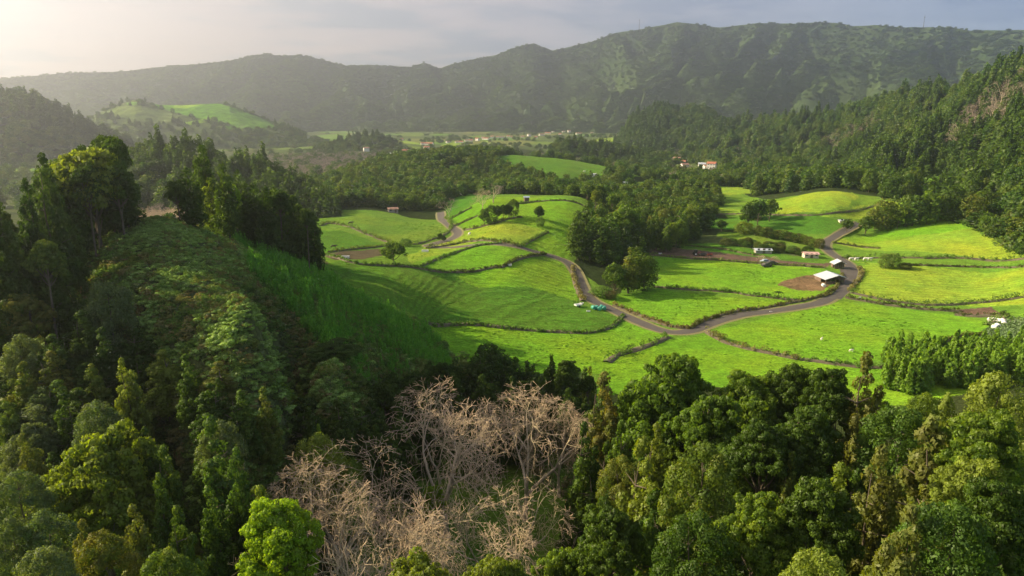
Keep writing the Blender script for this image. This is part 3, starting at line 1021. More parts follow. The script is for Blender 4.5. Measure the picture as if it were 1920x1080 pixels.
def make_var(kind, lod, i):
    rng = np.random.default_rng(hash((kind == 'x', lod, i)) % 1000 + len(kind) * 131 + sum(map(ord, kind)) + i * 17 + lod * 1009)
    pr = {0: .047, 1: .07, 2: .11}[lod]
    lf = {0: .0150, 1: .030, 2: .066}[lod]
    per = {0: 110, 1: 32, 2: 11}[lod]
    dens = {0: .62, 1: .75, 2: .7}[lod]
    L = None
    bark = M['bark']
    if kind == 'cedar':
        C, Q = crown_cedar(rng, pr * 1.1, dens * .8, w=.40)
        me = leaf_mesh('crown', C, Q, per, lf, M['cedar'], rng, up=.3, flat=1.0, droop=.25)
    elif kind == 'spire':
        C, Q = crown_cedar(rng, pr * 1.0, dens, w=.36)
        C[:, :2] *= (1 - np.clip((C[:, 2:3] - .15) / .85, 0, 1)) ** .45 * .8 + .2
        me = leaf_mesh('crown', C, Q, per, lf, M['cedar'], rng, up=.1, droop=.4, flat=1.3)
    elif kind == 'broad':
        C, Q, L = crown_broad(rng, pr * 1.1, dens, lobes=int(rng.integers(9, 14)), spread=.85)
        me = leaf_mesh('crown', C, Q, per * .8, lf * 1.1, M['broad'], rng, up=.45, flat=.62)
    elif kind == 'round':
        C, Q = crown_round(rng, pr * 1.35, dens * 1.9 if lod == 0 else dens * 1.0, w=.62)
        me = leaf_mesh('crown', C, Q, per, lf, M['grey'], rng, up=.4)
    elif kind == 'sapling':
        C, Q = crown_cedar(rng, .075, .6, w=.34)
        me = leaf_mesh('crown', C, Q, 9, .07, M['bamboo'], rng, up=.1, droop=.6, flat=1.5)
    tr = tubes('trunk', trunk_segs(rng, L=L, r=.017 if kind != 'broad' else .024), bark, 6 if lod == 0 else 4)
    return me, tr


NV = {'cedar': 5, 'spire': 3, 'broad': 5, 'round': 4, 'sapling': 3}
for k_ in ('cedar', 'spire', 'broad', 'round'):
    for lod in (0, 1, 2):
        VAR[(k_, lod)] = [make_var(k_, lod, i) for i in range(NV[k_])]
VAR[('sapling', 1)] = VAR[('sapling', 0)] = VAR[('sapling', 2)] = [make_var('sapling', 1, i) for i in range(3)]
BARE = {}
for lod, gens, nvr in ((0, 6, 4), (1, 5, 3), (2, 4, 2)):
    BARE[lod] = []
    for i in range(nvr):
        rng = np.random.default_rng(500 + lod * 10 + i)
        th_, tn_, ti_ = bare_tree(rng, gens)
        if lod == 2:
            tn_ = [(a, b, max(c, .004), max(d, .003)) for a, b, c, d in tn_]
        if lod == 1:
            tn_ = [(a, b, max(c, .0022), max(d, .0018)) for a, b, c, d in tn_]
        BARE[lod].append((tubes('crown', tn_, M['twig'] if lod < 2 else M['twig_far'], 3, ti_), tubes('trunk', th_, M['palebark'], 6 if lod == 0 else 4), len(tn_)))
import sys
print('bare twigs', [[b[2] for b in BARE[l]] for l in BARE])

KIND_NAME = {'cedar': ('cedar_tree', 'cedar tree'), 'spire': ('conifer_tree', 'conifer'), 'broad': ('broadleaf_tree', 'tree'),
             'round': ('evergreen_tree', 'evergreen'), 'sapling': ('young_conifer', 'young conifer'), 'bare': ('bare_tree', 'bare tree')}
SLOT_MESH = {}


def with_mat(me, mat):
    """same crown shape with another leaf kind"""
    if mat is None:
        return me
    key = (me.name, mat)
    if key not in SLOT_MESH:
        c = me.copy()
        c.materials.clear()
        c.materials.append(M[mat])
        SLOT_MESH[key] = c
    return SLOT_MESH[key]


NTREE = 0


def plant(kind, x, y, z, h, wd, mat=None, label=None, group=None, lod=None, rz=None):
    """one tree: Empty at its foot > trunk, crown.  wd = crown width in metres"""
    global NTREE
    NTREE += 1
    r = math.hypot(x, y)
    if lod is None:
        lod = 0 if r < 125 else (1 if r < 330 else 2)
    nm, cat = KIND_NAME[kind]
    e = link(nm, None, None, (x, y, z))
    src = BARE[lod] if kind == 'bare' else VAR[(kind, lod)]
    cr, tr = src[NTREE % len(src)][:2]
    e.rotation_euler = (random.uniform(-.04, .04), random.uniform(-.04, .04), random.uniform(0, 6.28) if rz is None else rz)
    s = wd / AR[kind]
    c = link('crown', with_mat(cr, mat) if kind != 'bare' else cr, e)
    t_ = link('trunk', tr, e)
    if kind == 'bare':
        s = max(s, h * .6)
        c.scale = t_.scale = (s, s, h)
    else:
        sz = min(h, s * MAXZ[kind])
        c.scale = (s, s, sz)
        c.location = (0, 0, h - sz)
        t_.scale = (s, s, sz)
        t_.location = (0, 0, h - sz)
    tag(e, label, cat, group)
    return e


def ground_at(x, y):
    return float(gz(x, y))


FOOT = []      # (x, y, radius) of trees set by hand


def top_at(kind, px, py, r, wpx, mat=None, label=None, group=None, **kw):
    """tree whose tip is seen at (px, py) of the photo when it stands r metres away"""
    u, y, dz = ray(px, py)
    k = math.hypot(u, y)
    X, Y = u / k * r, y / k * r
    ztop = CAMZ + dz / k * r
    zg = ground_at(X, Y) - .2
    h = max(ztop - zg, 3.0)
    dist = math.sqrt(r * r + (ztop - CAMZ) ** 2)
    wd = wpx / F * dist
    FOOT.append((X, Y, wd * .5))
    return plant(kind, X, Y, zg, h, wd, mat, label, group, **kw)
# ------------------------------------------------------------------ trees placed one by one
GL = 'trees of the wood below the left slope'
GRT = 'trees of the dark wood at the lower right'
T = top_at
# big trees at the lower left, sunlit from the left
T('broad',152,792,66,215,'lime_mid' if 0 else None,'large backlit broadleaf tree with a wide yellow-green crown in the lower left wood','')
NEAR_L = [
 ('cedar',238,672,86,58,'olive','tall golden-lit cedar at the upper left edge of the lower wood'),
 ('cedar',303,660,90,78,'olive','golden-topped cedar with two lumpy crests above the lower left wood'),
 ('cedar',352,668,84,60,'cedar','slim green-gold cedar right of the two-crested golden cedar'),
 ('cedar',408,682,82,84,'cedar_brown','brownish lumpy cedar standing highest in the middle of the left wood'),
 ('cedar',446,735,76,72,'cedar','dark lumpy cedar beside the brownish tallest cedar'),
 ('round',182,757,78,78,'grey','grey-green rounded evergreen behind the large backlit broadleaf tree'),
 ('cedar',282,808,68,62,'dark','dark narrow cedar in shade right of the large backlit broadleaf tree'),
 ('cedar',318,838,64,66,'cedar','small rounded cedar below the dark narrow one'),
 ('cedar',386,800,64,112,'cedar','broad lumpy cedar with curled crests in the left wood'),
 ('cedar',436,846,58,80,'cedar','rounded olive-green cedar at the right edge of the left wood'),
 ('cedar',62,812,72,58,'cedar_brown','brownish slender cedar left of the large backlit broadleaf tree'),
 ('round',22,885,62,80,'grey','pale grey-green tree touching the left picture edge'),
 ('round',75,958,50,96,'grey','silvery green leaning round tree near the lower left corner'),
 ('cedar',132,988,46,62,'cedar_brown','small brown-green cedar near the bottom left'),
 ('round',188,1000,45,100,'cedar','dome-shaped green tree at the bottom left beside the small brown cedar'),
 ('cedar',262,945,52,76,'cedar_brown','bushy olive cedar with dense curled crown near the bottom left'),
 ('cedar',312,955,50,74,'cedar','rounded cedar in front of the bushy olive cedar'),
 ('cedar',388,905,56,72,'cedar','tall rounded cedar below the broad lumpy cedar'),
 ('round',322,1035,41,96,'cedar','yellow-green domed tree cut by the bottom edge at the left'),
 ('cedar',300,895,60,56,'cedar','narrow cedar between the small rounded cedar and the bushy olive one'),
 ('round',12,975,50,62,'grey','small grey-green tree in the lower left corner'),
 ('round',80,1042,40,84,'grey','grey-green dome cut by the bottom left edge'),
 ('broad',560,915,0,0,None,None),
]
for kd, px, py, r, wp, mt, lb in NEAR_L:
    if lb:
        T(kd, px, py, r, wp, mt, lb, None)
T('spire',524,716,96,52,'lime','pointed bright yellow-green conifer standing alone above the bare trees')
T('spire',560,722,99,50,'olive','olive pointed conifer right behind the bright yellow-green one')
T('broad',632,722,106,110,'dark','dark green rounded tree right of the pointed conifers')
T('broad',532,922,52,158,'lime','brilliant lime-green tree lit through its leaves at the bottom left of the bare trees')
T('cedar',468,925,55,92,'olive','olive-yellow tree at the left side of the brilliant lime-green tree')
T('round',596,812,76,110,'olive','olive dome of leaves rising behind the brilliant lime-green tree')
T('spire',588,800,79,40,'lime','thin lime tip poking out behind the olive dome')
T('broad',800,1026,44,190,'lime_dark' if 0 else 'broad','bright green bushy tree at the bottom edge below the bare trees')
T('broad',900,1040,43,120,'broad','small green bushy tree right of the bottom bushy tree')
T('round',1512,1036,41,124,'olive','yellow-green sunlit dome at the bottom edge of the right wood')
T('broad',820,905,84,60,'lime','small fresh green tree between the stems of the bare trees')
T('broad',735,940,80,90,'broad','low green tree among the tangled bare trees')
T('broad',1045,1010,60,120,'broad','low green tree at the foot of the right bare tree')
T('broad',960,1060,52,110,'dark','dark bush tree at the bottom edge right of centre')
# dark row across the middle
for px, py, r, wp, kd, mt, lb in [
 (868,664,136,66,'spire','bush_dark','yellowish edge-lit conifer at the left end of the dark middle row'),
 (925,640,134,96,'broad','dark','big dark round tree in the middle row against the bright field'),
 (905,650,130,60,'cedar','dark','dark tree pressed against the big dark round tree'),
 (968,672,128,50,'cedar','dark','dark cedar right of the big dark round tree'),
 (1002,684,126,36,'spire','dark','small dark cedar in a gap of the middle row'),
 (1034,664,128,30,'spire','dark','small pointed conifer silhouetted against the field'),
 (1074,670,122,60,'broad','dark','dark round tree at the right end of the middle row'),
 (1108,690,126,30,'spire','broad','light green pointed conifer beside the gap to the field'),
 (1012,705,116,60,'cedar','dark','dark low cedar in front of the middle row'),
 (850,700,118,60,'cedar','dark','dark cedar in the shade at the left of the middle row'),
 (795,700,112,60,'cedar','dark','shaded green cedar above the crowns of the bare trees'),
 (740,712,108,70,'cedar','dark','shaded green cedar left above the bare trees'),
 (690,715,106,66,'spire','dark','dark green conifer between the shaded slope and the bare trees'),
 (655,735,100,60,'spire','dark','dark conifer beside the dark green rounded tree'),
 (900,702,116,70,'cedar','dark','dark cedar in the middle row behind the left bare crown'),
 (955,708,114,60,'cedar','dark','dark cedar in the middle row between the two bare crowns')]:
    T(kd, px, py, r, wp, mt, lb)
# bare trees
for px, py, r, wp, lb in [
 (830,716,88,250,'tall bare tree with pinkish fine twigs and the widest crown in the centre'),
 (985,728,92,230,'bare tree with spreading pale branches right of the tallest bare tree'),
 (1052,742,98,120,'slender bare tree at the right end of the bare group'),

 (625,842,72,230,'tangled bare tree with grey-tan twigs at the left of the bare group'),
 (712,905,60,150,'low tangle of bare branches at the bottom left of the bare group'),
 (560,862,66,120,'small bare tree leaning toward the pointed conifers'),
 (620,960,52,190,'nearest bare tree whose twigs run down to the bottom edge'),
 (945,900,72,210,'crooked bare tree with curling white limbs at the bottom centre'),
 (855,985,56,130,'short bare thicket tree above the bright bushy tree')]:
    T('bare', px, py, r, wp, None, lb)
# right wood: leading trees
for px, py, r, wp, kd, mt, lb in [
 (1246, 652, 92, 200, 'broad', 'broad', 'broad yellow-green tree standing highest at the left of the right wood'),
 (1135, 708, 90, 104, 'cedar', 'cedar_brown', 'tall brown-tinged cedar at the left edge of the right wood'),
 (1192, 832, 70, 130, 'cedar', 'olive', 'olive cedar lit on its left in the right wood'),
 (1335, 842, 62, 140, 'round', 'cedar', 'round domed tree with a bright left rim in the right wood'),
 (1405, 682, 92, 150, 'broad', 'broad', 'dark spreading tree against the bright field in the right wood'),
 (1482, 672, 95, 110, 'broad', 'dark', 'dark green tree beside the spreading one against the field'),
 (1560, 680, 92, 110, 'broad', 'dark', 'dark upright tree against the field left of the rusty-topped cedar'),
 (1638, 674, 90, 96, 'cedar', 'cedar_brown', 'brown cedar with rusty top against the bright field'),
 (1325, 728, 82, 130, 'broad', 'broad', 'green tree right below the broad yellow-green one'),
 (1630, 840, 62, 120, 'cedar', 'cedar_brown', 'brownish cedar in the dark middle of the right wood'),
 (1520, 765, 78, 140, 'broad', 'dark', 'dark wide tree in the shaded middle of the right wood'),
 (1445, 790, 74, 130, 'broad', 'dark', 'dark tree left of the shaded middle tree of the right wood'),
 (1690, 765, 80, 120, 'round', 'cedar', 'round green tree below the rusty-topped cedar'),
 (1765, 785, 76, 140, 'cedar', 'cedar_brown', 'russet and green cedar at the right of the right wood'),
 (1868, 760, 76, 150, 'broad', 'broad', 'light green spreading tree near the right edge'),
 (1890, 700, 94, 120, 'round', 'olive', 'golden-lit crown above the right edge of the right wood'),
 (1835, 730, 92, 100, 'cedar', 'olive', 'golden-brown tree beside the golden-lit crown'),
 (1730, 740, 96, 76, 'round', 'broad', 'small light tree at the foot of the plantation'),
 (1788, 742, 92, 76, 'cedar', 'olive', 'yellowish cedar below the plantation'),
 (1830, 850, 64, 130, 'broad', 'olive', 'yellow-green lit tree right of the russet cedar'),
 (1565, 900, 56, 150, 'broad', 'dark', 'wide dark crown low in the right wood'),
 (1430, 925, 54, 150, 'broad', 'broad', 'wide green crown at the bottom of the right wood'),
 (1290, 960, 50, 150, 'round', 'dark', 'dark round tree at the bottom left of the right wood'),
 (1150, 950, 54, 140, 'broad', 'dark', 'dark spreading tree at the bottom beside the bare thicket'),
 (1690, 950, 50, 140, 'cedar', 'cedar_brown', 'brown-green cedar at the bottom of the right wood'),
 (1780, 950, 52, 150, 'round', 'cedar', 'round green tree at the bottom right'),
 (1885, 895, 58, 150, 'broad', 'dark', 'dark leafy tree at the right edge near the bottom')]:
    T(kd, px, py, r, wp, mt, lb)
# left cedars on the crest of the near hill
for px, py, r, wp, kd, mt, lb in [
 (158,262,129,118,'broad','broad','tallest broad-topped tree of the dark stand on the left crest'),
 (128,285,129,66,'broad','broad','yellow-green edge-lit tree left of the tallest crest tree'),
 (203,268,131,66,'cedar','dark','ragged dark conifer right of the tallest crest tree'),
 (224,300,132,52,'cedar','dark','dark conifer at the right side of the left crest stand'),
 (76,298,112,62,'cedar','dark','slender dark conifer at the left of the crest stand'),
 (98,320,118,60,'cedar','dark','dark cedar in the middle of the left crest stand'),
 (28,338,110,50,'cedar','dark','ragged dark cedar near the left picture edge'),
 (-12,352,108,60,'cedar','dark',None),
 (350,316,136,54,'cedar','dark','pointed cedar at the left end of the stand beside the hazy gap'),
 (328,335,134,40,'broad','dark','short cedar at the outer left of the second crest stand'),
 (392,336,146,40,'cedar','broad','cedar with sunlit leaves and a visible stem on the crest'),
 (425,338,150,46,'broad','lime','yellow-green backlit tree in the second crest stand'),
 (452,342,152,44,'cedar','dark','dark cedar right of the yellow-green backlit tree'),
 (480,344,152,46,'cedar','dark','dark tall cedar in the middle of the second crest stand'),
 (508,352,152,44,'cedar','dark','dark rounded cedar sloping down to the right of the stand'),
 (534,364,152,46,'cedar','dark','dark cedar third from the right end of the stand'),
 (560,384,152,46,'cedar','dark','dark cedar second from the right end of the stand'),
 (584,412,150,40,'cedar','dark','lowest dark cedar at the right end of the second crest stand')]:
    T(kd, px, py, r, wp, mt, lb or 'dark tree in the stand on the left crest', None if lb else 'dark trees of the left crest stand')


def fill(n, pxr, rr, kinds, hh, ww, label, group, poly=None, tries=40, gap=.42, rng=RNG, pymin=None):
    """further trees of a stand between the ones set by hand; keeps clear of what stands"""
    done = 0
    for _ in range(n * tries):
        if done >= n:
            break
        px = rng.uniform(*pxr)
        r = math.sqrt(rng.uniform(rr[0] ** 2, rr[1] ** 2))
        th = theta_of(px)
        x, y = math.sin(th) * r, math.cos(th) * r
        if poly is not None and not inpoly(np.array([x]), np.array([y]), poly)[0]:
            continue
        wd = rng.uniform(*ww)
        if any((x - a) ** 2 + (y - b) ** 2 < ((c + wd * .5) * gap) ** 2 for a, b, c in FOOT):
            continue
        kd, mt = kinds[rng.integers(len(kinds))]
        zg = ground_at(x, y) - .2
        h = rng.uniform(*hh)
        if pymin is not None:
            lim = np.interp(px, *pymin)
            while h > 4 and project(x, y, zg + h)[1] < lim:
                h -= .7
            if h <= 5:
                continue
        FOOT.append((x, y, wd * .5))
        plant(kd, x, y, zg, h, wd, mt, label, group)
        done += 1
    return done


fill(34, (-120, 490), (42, 92), [('cedar', 'cedar'), ('cedar', 'cedar_brown'), ('round', 'grey'), ('cedar', 'dark'), ('round', 'cedar')], (8, 12.5), (3.0, 5.0),
     'rounded green tree filling the dense wood at the lower left', 'trees of the lower left wood', pymin=([-120, 0, 200, 260, 480, 500], [860, 850, 760, 700, 720, 760]))
fill(90, (1090, 2040), (40, 104), [('cedar', 'cedar'), ('cedar', 'dark'), ('cedar', 'broad'), ('broad', 'cedar'), ('cedar', 'dark'), ('broad', 'broad'), ('round', 'cedar'), ('spire', 'cedar')], (15, 23), (4.5, 8),
     'dark green tree in the closed canopy of the lower right wood', 'trees of the lower right wood', pymin=([1090, 1200, 1350, 1680, 1720, 1900], [740, 690, 720, 720, 745, 730]))
fill(14, (-60, 90), (104, 122), [('cedar', 'dark'), ('broad', 'dark'), ('broad', 'cedar')], (13, 18.5), (5, 7.5),
     'dark tree in the stand on the left crest', 'dark trees of the left crest stand')
fill(30, (90, 228), (125, 146), [('cedar', 'dark'), ('broad', 'dark'), ('broad', 'cedar')], (13, 18.5), (5, 7.5),
     'dark tree in the stand on the left crest', 'dark trees of the left crest stand')
fill(26, (-80, 222), (84, 100), [('cedar', 'cedar'), ('broad', 'grey'), ('round', 'grey'), ('cedar', 'dark')], (7, 12), (4, 6.5),
     'dark tree on the shaded side of the left crest', 'dark trees below the left crest', pymin=([-80, 100, 190, 222], [380, 400, 450, 500]))
fill(44, (375, 585), (140, 215), [('cedar', 'dark'), ('broad', 'dark'), ('cedar', 'dark')], (14, 18), (3.8, 5.6),
     'dark tree inside the second crest stand', 'dark trees of the second crest stand')
fill(46, (640, 1120), (104, 134), [('cedar', 'dark'), ('spire', 'dark'), ('broad', 'dark')], (8, 13), (3.5, 6),
     'dark tree of the shaded row across the middle', 'dark trees of the middle row', pymin=([640, 760, 850, 1120], [700, 690, 655, 690]))
fill(16, (535, 770), (78, 102), [('cedar', 'dark'), ('spire', 'cedar'), ('broad', 'dark'), ('spire', 'dark')], (7, 12), (3.5, 5.5),
     'dark tree between the shaded slope and the bare trees', 'dark trees above the bare trees', pymin=([535, 600, 770], [725, 745, 760]))
fill(8, (-60, 230), (84, 98), [('round', 'grey'), ('broad', 'dark')], (6, 9), (4, 6),
     'hazy green tree on the shaded left slope', 'trees on the shaded left slope')
for i in range(200):
    px = RNG.uniform(1705, 1990)
    th = theta_of(px)
    r = RNG.uniform(134, 156) / math.cos(th)
    x, y = math.sin(th) * r, math.cos(th) * r
    FOOT.append((x, y, .8))
    plant('sapling', x, y, ground_at(x, y) - .1, RNG.uniform(5.5, 8), RNG.uniform(2.0, 2.8), 'bamboo',
          'light green young conifer in the dense plantation at the right', 'young conifers of the plantation', lod=1)
print('trees', NTREE)
# ------------------------------------------------------------------ woods farther off
CAND = []        # kind, x, y, z, h, w, mat, region


HOUSE_PX = [(738,273),(800,282),(812,284),(822,284),(773,288),(790,287),(740,297),(793,271),(805,272),(875,265),(883,265),(895,264),(905,259),(911,262),(865,268),(857,268),
 (923,260),(933,258),(940,259),(953,257),(960,258),(687,284),(753,263),(1027,251),(1037,248),(1056,248),(1067,248),(1074,247),(1090,247),(1096,246),(1101,247),(1117,246),(1122,248),
 (1128,247),(1134,246),(1146,249),(1158,258),(1177,252),(1194,265),(1208,267),(1221,266),(1229,265),(1237,265),(1248,263),(1256,264),(1264,263),(1272,261),(1280,257),(1288,254),(1291,260),
 (980,258),(992,256),(1005,259),(1016,254),(840,268),(830,279),(760,289),(1110,251),(1085,252),(1050,253)]
HOUSE_XY = np.array([hit(*p) for p in HOUSE_PX])
CLUSTER_PX = [(1253,301,7),(1259,303,6),(1269,305,9),(1279,307,7),(1292,301,8),(1302,297,7),(1340,300,9),(1342,306,8),(1325,316,7),(1334,316,8),(1316,312,6),(1284,313,6)]
CLUSTER_XY = np.array([hit(a, b) for a, b, c in CLUSTER_PX] + [hit(1287, 294)])
ALLH = np.concatenate([HOUSE_XY, CLUSTER_XY])


def clear_of_houses(x, y):
    ok = np.ones(np.shape(x), bool)
    for a, b in ALLH:
        k = math.hypot(a, b)
        dx, dy = x - a, y - b
        al = -(dx * a + dy * b) / k          # metres in front of the house
        ac = np.abs(dx * b - dy * a) / k
        ok &= ~((ac < 13) & (al > -9) & (al < 70))
    return ok


def scatter_poly(P, spacing, kinds, hh, ww, region, thin=1.0, keep=None):
    """jittered points inside a world polygon"""
    x0, y0 = P.min(0)
    x1, y1 = P.max(0)
    nx, ny = max(1, int((x1 - x0) / spacing)), max(1, int((y1 - y0) / spacing))
    gx, gy = np.meshgrid(np.arange(nx) + .5, np.arange(ny) + .5)
    x = x0 + (gx.ravel() + RNG.uniform(-.42, .42, gx.size)) * spacing
    y = y0 + (gy.ravel() + RNG.uniform(-.42, .42, gx.size)) * spacing
    m = inpoly(x, y, P) & (RNG.random(x.size) < thin)
    if keep is not None:
        m &= keep(x, y)
    x, y = x[m], y[m]
    z = gz(x, y)
    wts = np.array([k[2] for k in kinds], float)
    ks = RNG.choice(len(kinds), len(x), p=wts / wts.sum())
    for i in range(len(x)):
        kd, mt, _ = kinds[ks[i]]
        CAND.append((kd, x[i], y[i], z[i] - .2, RNG.uniform(*hh), RNG.uniform(*ww), mt, region))


MIX = [('broad', 'far', 4), ('cedar', 'far', 4), ('round', 'far', 2), ('spire', 'far', 1)]
MIXB = MIX + [('bare', None, 1.2)]


def pxpoly(pl):
    """polygon of (pixel x, distance)"""
    return np.array([(math.sin(theta_of(px)) * r, math.cos(theta_of(px)) * r) for px, r in pl])


field_grid = bil  # the land cover says where fields lie
FLD = np.array([(GR[..., 0] > .9)]).squeeze().astype(float)


def not_field(x, y):
    return bil(FLD, TH, LR, np.arctan2(x, y), np.log(np.hypot(x, y))) < .3


# valley wood between the fields and the village
scatter_poly(pxpoly([(560, 370), (840, 385), (870, 420), (1000, 400), (1130, 330), (1350, 350), (1345, 470), (1180, 520), (1150, 620), (880, 650), (560, 560)]), 6.0, MIX, (6.5, 10.5), (5.5, 8.5),
             'valley wood', .93, not_field)
scatter_poly(pxpoly([(1075, 268), (1140, 255), (1190, 262), (1215, 285), (1305, 300), (1315, 350), (1120, 350), (1100, 300)]), 6.0, [('cedar', 'dark', 3), ('cedar', 'cedar', 3), ('broad', 'broad', 2), ('round', 'cedar', 1)],
             (11, 17), (5.5, 8.5), 'dark copse', 1, not_field)
scatter_poly(pxpoly([(690, 620), (860, 625), (1060, 650), (1080, 715), (700, 715)]), 5.5, [('cedar', 'dark', 4), ('spire', 'dark', 1)], (7, 10.5), (4.5, 6.5), 'cedar belt on the hill', .95, not_field)
scatter_poly(pxpoly([(1180, 640), (1560, 600), (1500, 470), (1360, 520), (1340, 470), (1200, 520)]), 7, MIXB, (6, 9.5), (6, 8.5), 'wood behind the fields', .8, not_field)
scatter_poly(pxpoly([(1400, 480), (1500, 455), (1620, 432), (1710, 412), (1710, 470), (1500, 600), (1340, 680)]), 6.5, MIX, (9, 14), (6, 8.5), 'wood behind the fields', .95, not_field)
scatter_poly(pxpoly([(1000, 640), (1560, 640), (1560, 900), (1000, 860)]), 10, MIXB, (5, 9), (6, 9), 'valley trees', .75, clear_of_houses)
scatter_poly(pxpoly([(480, 640), (760, 640), (760, 1000), (480, 1050)]), 8, [('bare', None, 4), ('broad', 'far', 1)], (7, 11), (7, 10), 'pinkish bare wood', .95, clear_of_houses)
scatter_poly(pxpoly([(215, 250), (345, 250), (345, 350), (215, 350)]), 6.5, [('bare', None, 5), ('broad', 'far', 1)], (12, 16), (8, 11), 'hazy bare trees', .95)
scatter_poly(pxpoly([(-150, 420), (240, 470), (640, 640), (480, 1000), (-150, 900)]), 17, MIX, (8, 13), (7, 10), 'trees of the hazy plain', .5, not_field)
# far plain: scattered trees and thickets
scatter_poly(pxpoly([(-300, 950), (1300, 950), (1300, 2250), (-300, 2300)]), 21, MIXB, (5, 9), (8, 13), 'trees of the far plain', .36,
             lambda x, y: (fbm(x, y, 150, 3, 77) > -.12) & not_field(x, y) & clear_of_houses(x, y))


def scatter_hill(h, count, kinds, hh, ww, region, q0=0.0, q1=1.0, front=True, bare=None):
    x, y, z, c = h.sample(count, RNG, q0, q1)
    ok = (c[:, 1] < .13)
    wts = np.array([k[2] for k in kinds], float)
    ks = RNG.choice(len(kinds), count, p=wts / wts.sum())
    px, py = project(x, y, z)
    pt = fbm(x, y, 95, 3, 131)
    for i in np.nonzero(ok)[0]:
        kd, mt, _ = kinds[ks[i]]
        hm = 1.0
        if pt[i] > .12 and RNG.random() < .8:
            kd, mt, hm = ('spire', 'dark', 1.35) if i % 3 else ('cedar', 'dark', 1.25)
        elif pt[i] < -.2 and RNG.random() < .6:
            kd, mt, hm = ('broad', 'broad', .85) if i % 2 else ('round', 'far', .8)
        if bare is not None and RNG.random() < .55 and inpoly(px[i:i + 1], py[i:i + 1], bare)[0] or (bare is not None and RNG.random() < .5 and inpoly(px[i:i + 1], py[i:i + 1], BB2)[0]):
            kd, mt = 'bare', None
        CAND.append((kd, x[i], y[i], z[i] - .8, RNG.uniform(*hh) * hm * RNG.uniform(.75, 1.15), RNG.uniform(*ww) * RNG.uniform(.75, 1.15) * (.8 if hm > 1 else 1), mt, region))


BB2 = np.array([(1525, 275), (1545, 268), (1640, 225), (1650, 240), (1560, 290), (1530, 295)], float)
BARE_BAND = np.array([(1780, 290), (1800, 240), (1850, 195), (1960, 140), (1960, 200), (1900, 225), (1860, 250), (1810, 290)], float)
scatter_hill(right, 5600, MIX, (9, 15), (6.5, 10), 'right hillside', 0, 1, bare=BARE_BAND)
scatter_hill(cone, 1500, MIX, (9, 14), (8, 12), 'cone hill')
scatter_hill(low, 500, MIXB, (7, 11), (8, 11), 'low ridge')
scatter_hill(far_left, 1300, MIX, (8, 13), (9, 14), 'far left hill')
scatter_hill(pasture_hill, 800, MIXB, (6, 11), (8, 13), 'pasture hill')
scatter_hill(knoll, 260, MIX, (7, 11), (8, 12), 'small hill')
scatter_hill(ridge_w, 620, [('broad', 'dark', 3), ('cedar', 'dark', 3), ('round', 'far', 1), ('broad', 'far', 2)], (9, 14), (6, 9), 'wooded ridge')
# canopy on the crater rim
RIMC = []
x, y, z, c = rim.sample(52000, RNG, 0.0, 1.0)
for i in range(len(x)):
    RIMC.append((('broad', 'round')[i % 2], x[i], y[i], z[i] - 2, RNG.uniform(3.5, 7.5), RNG.uniform(9, 16)))

LBL = {'valley wood': 'tree in the wooded band between the fields and the far village', 'dark copse': 'dark tall tree of the copse right of the knoll pasture',
       'cedar belt on the hill': 'dark conifer in the belt behind the round hill pasture', 'wood behind the fields': 'tree in the wood behind the right fields',
       'valley trees': 'small tree on the valley floor before the hillside', 'pinkish bare wood': 'bare pinkish tree in the leafless wood before the village',
       'hazy bare trees': 'hazy bare tree in the gap between the two crest stands', 'trees of the hazy plain': 'hazy tree on the plain behind the left crest',
       'trees of the far plain': 'tiny tree on the far plain', 'right hillside': 'tree of the sunlit forest covering the right hillside',
       'cone hill': 'tree covering the cone-shaped hill', 'low ridge': 'tree on the low shaded ridge before the cone hill', 'far left hill': 'hazy tree on the far left hill',
       'pasture hill': 'hazy tree on the far hill with pastures', 'small hill': 'tree on the small dark hill in the haze', 'wooded ridge': 'dark tree on the wooded ridge behind the left crest'}
# largest ones seen become trees of their own, per kind up to the limit
from collections import Counter
cnt = Counter()
for o in COL.objects:
    if o.type == 'EMPTY':
        cnt[o.name.split('.')[0]] += 1
score = []
for i, (kd, x, y, z, h, wd, mt, rg) in enumerate(CAND):
    score.append(-h * wd / (x * x + y * y))
order = np.argsort(score)
chosen = set()
LIM = 285
vis_tested = Counter()
for i in order:
    kd, x, y, z, h, wd, mt, rg = CAND[i]
    nm = KIND_NAME[kd][0]
    if cnt[nm] >= LIM or x * x + y * y > 700 ** 2:
        continue
    px, py = project(x, y, z + h)
    if not (-20 < px < 1940) or not visible(x, y, z + h * .95):
        continue
    cnt[nm] += 1
    chosen.add(i)
    plant(kd, x, y, z, h, wd, mt, LBL[rg], 'trees of the ' + rg if 'tree' not in rg else rg)
print('individual trees', cnt)

# the rest: one object, copies of a few crowns set on points
tk = bpy.data.collections.new('tree_kinds')
KI = {}
for kd in ('broad', 'cedar', 'round', 'spire', 'bare'):
    src = BARE[2] if kd == 'bare' else VAR[(kd, 2)]
    for v in range(len(src)):
        for mt in (('far', 'dark') if kd != 'bare' else (None,)):
            KI[(kd, mt, v)] = len(KI)
            o = bpy.data.objects.new('forest_tree_%03d' % (len(KI)), with_mat(src[v][0], mt) if kd != 'bare' else src[v][0])
            tk.objects.link(o)


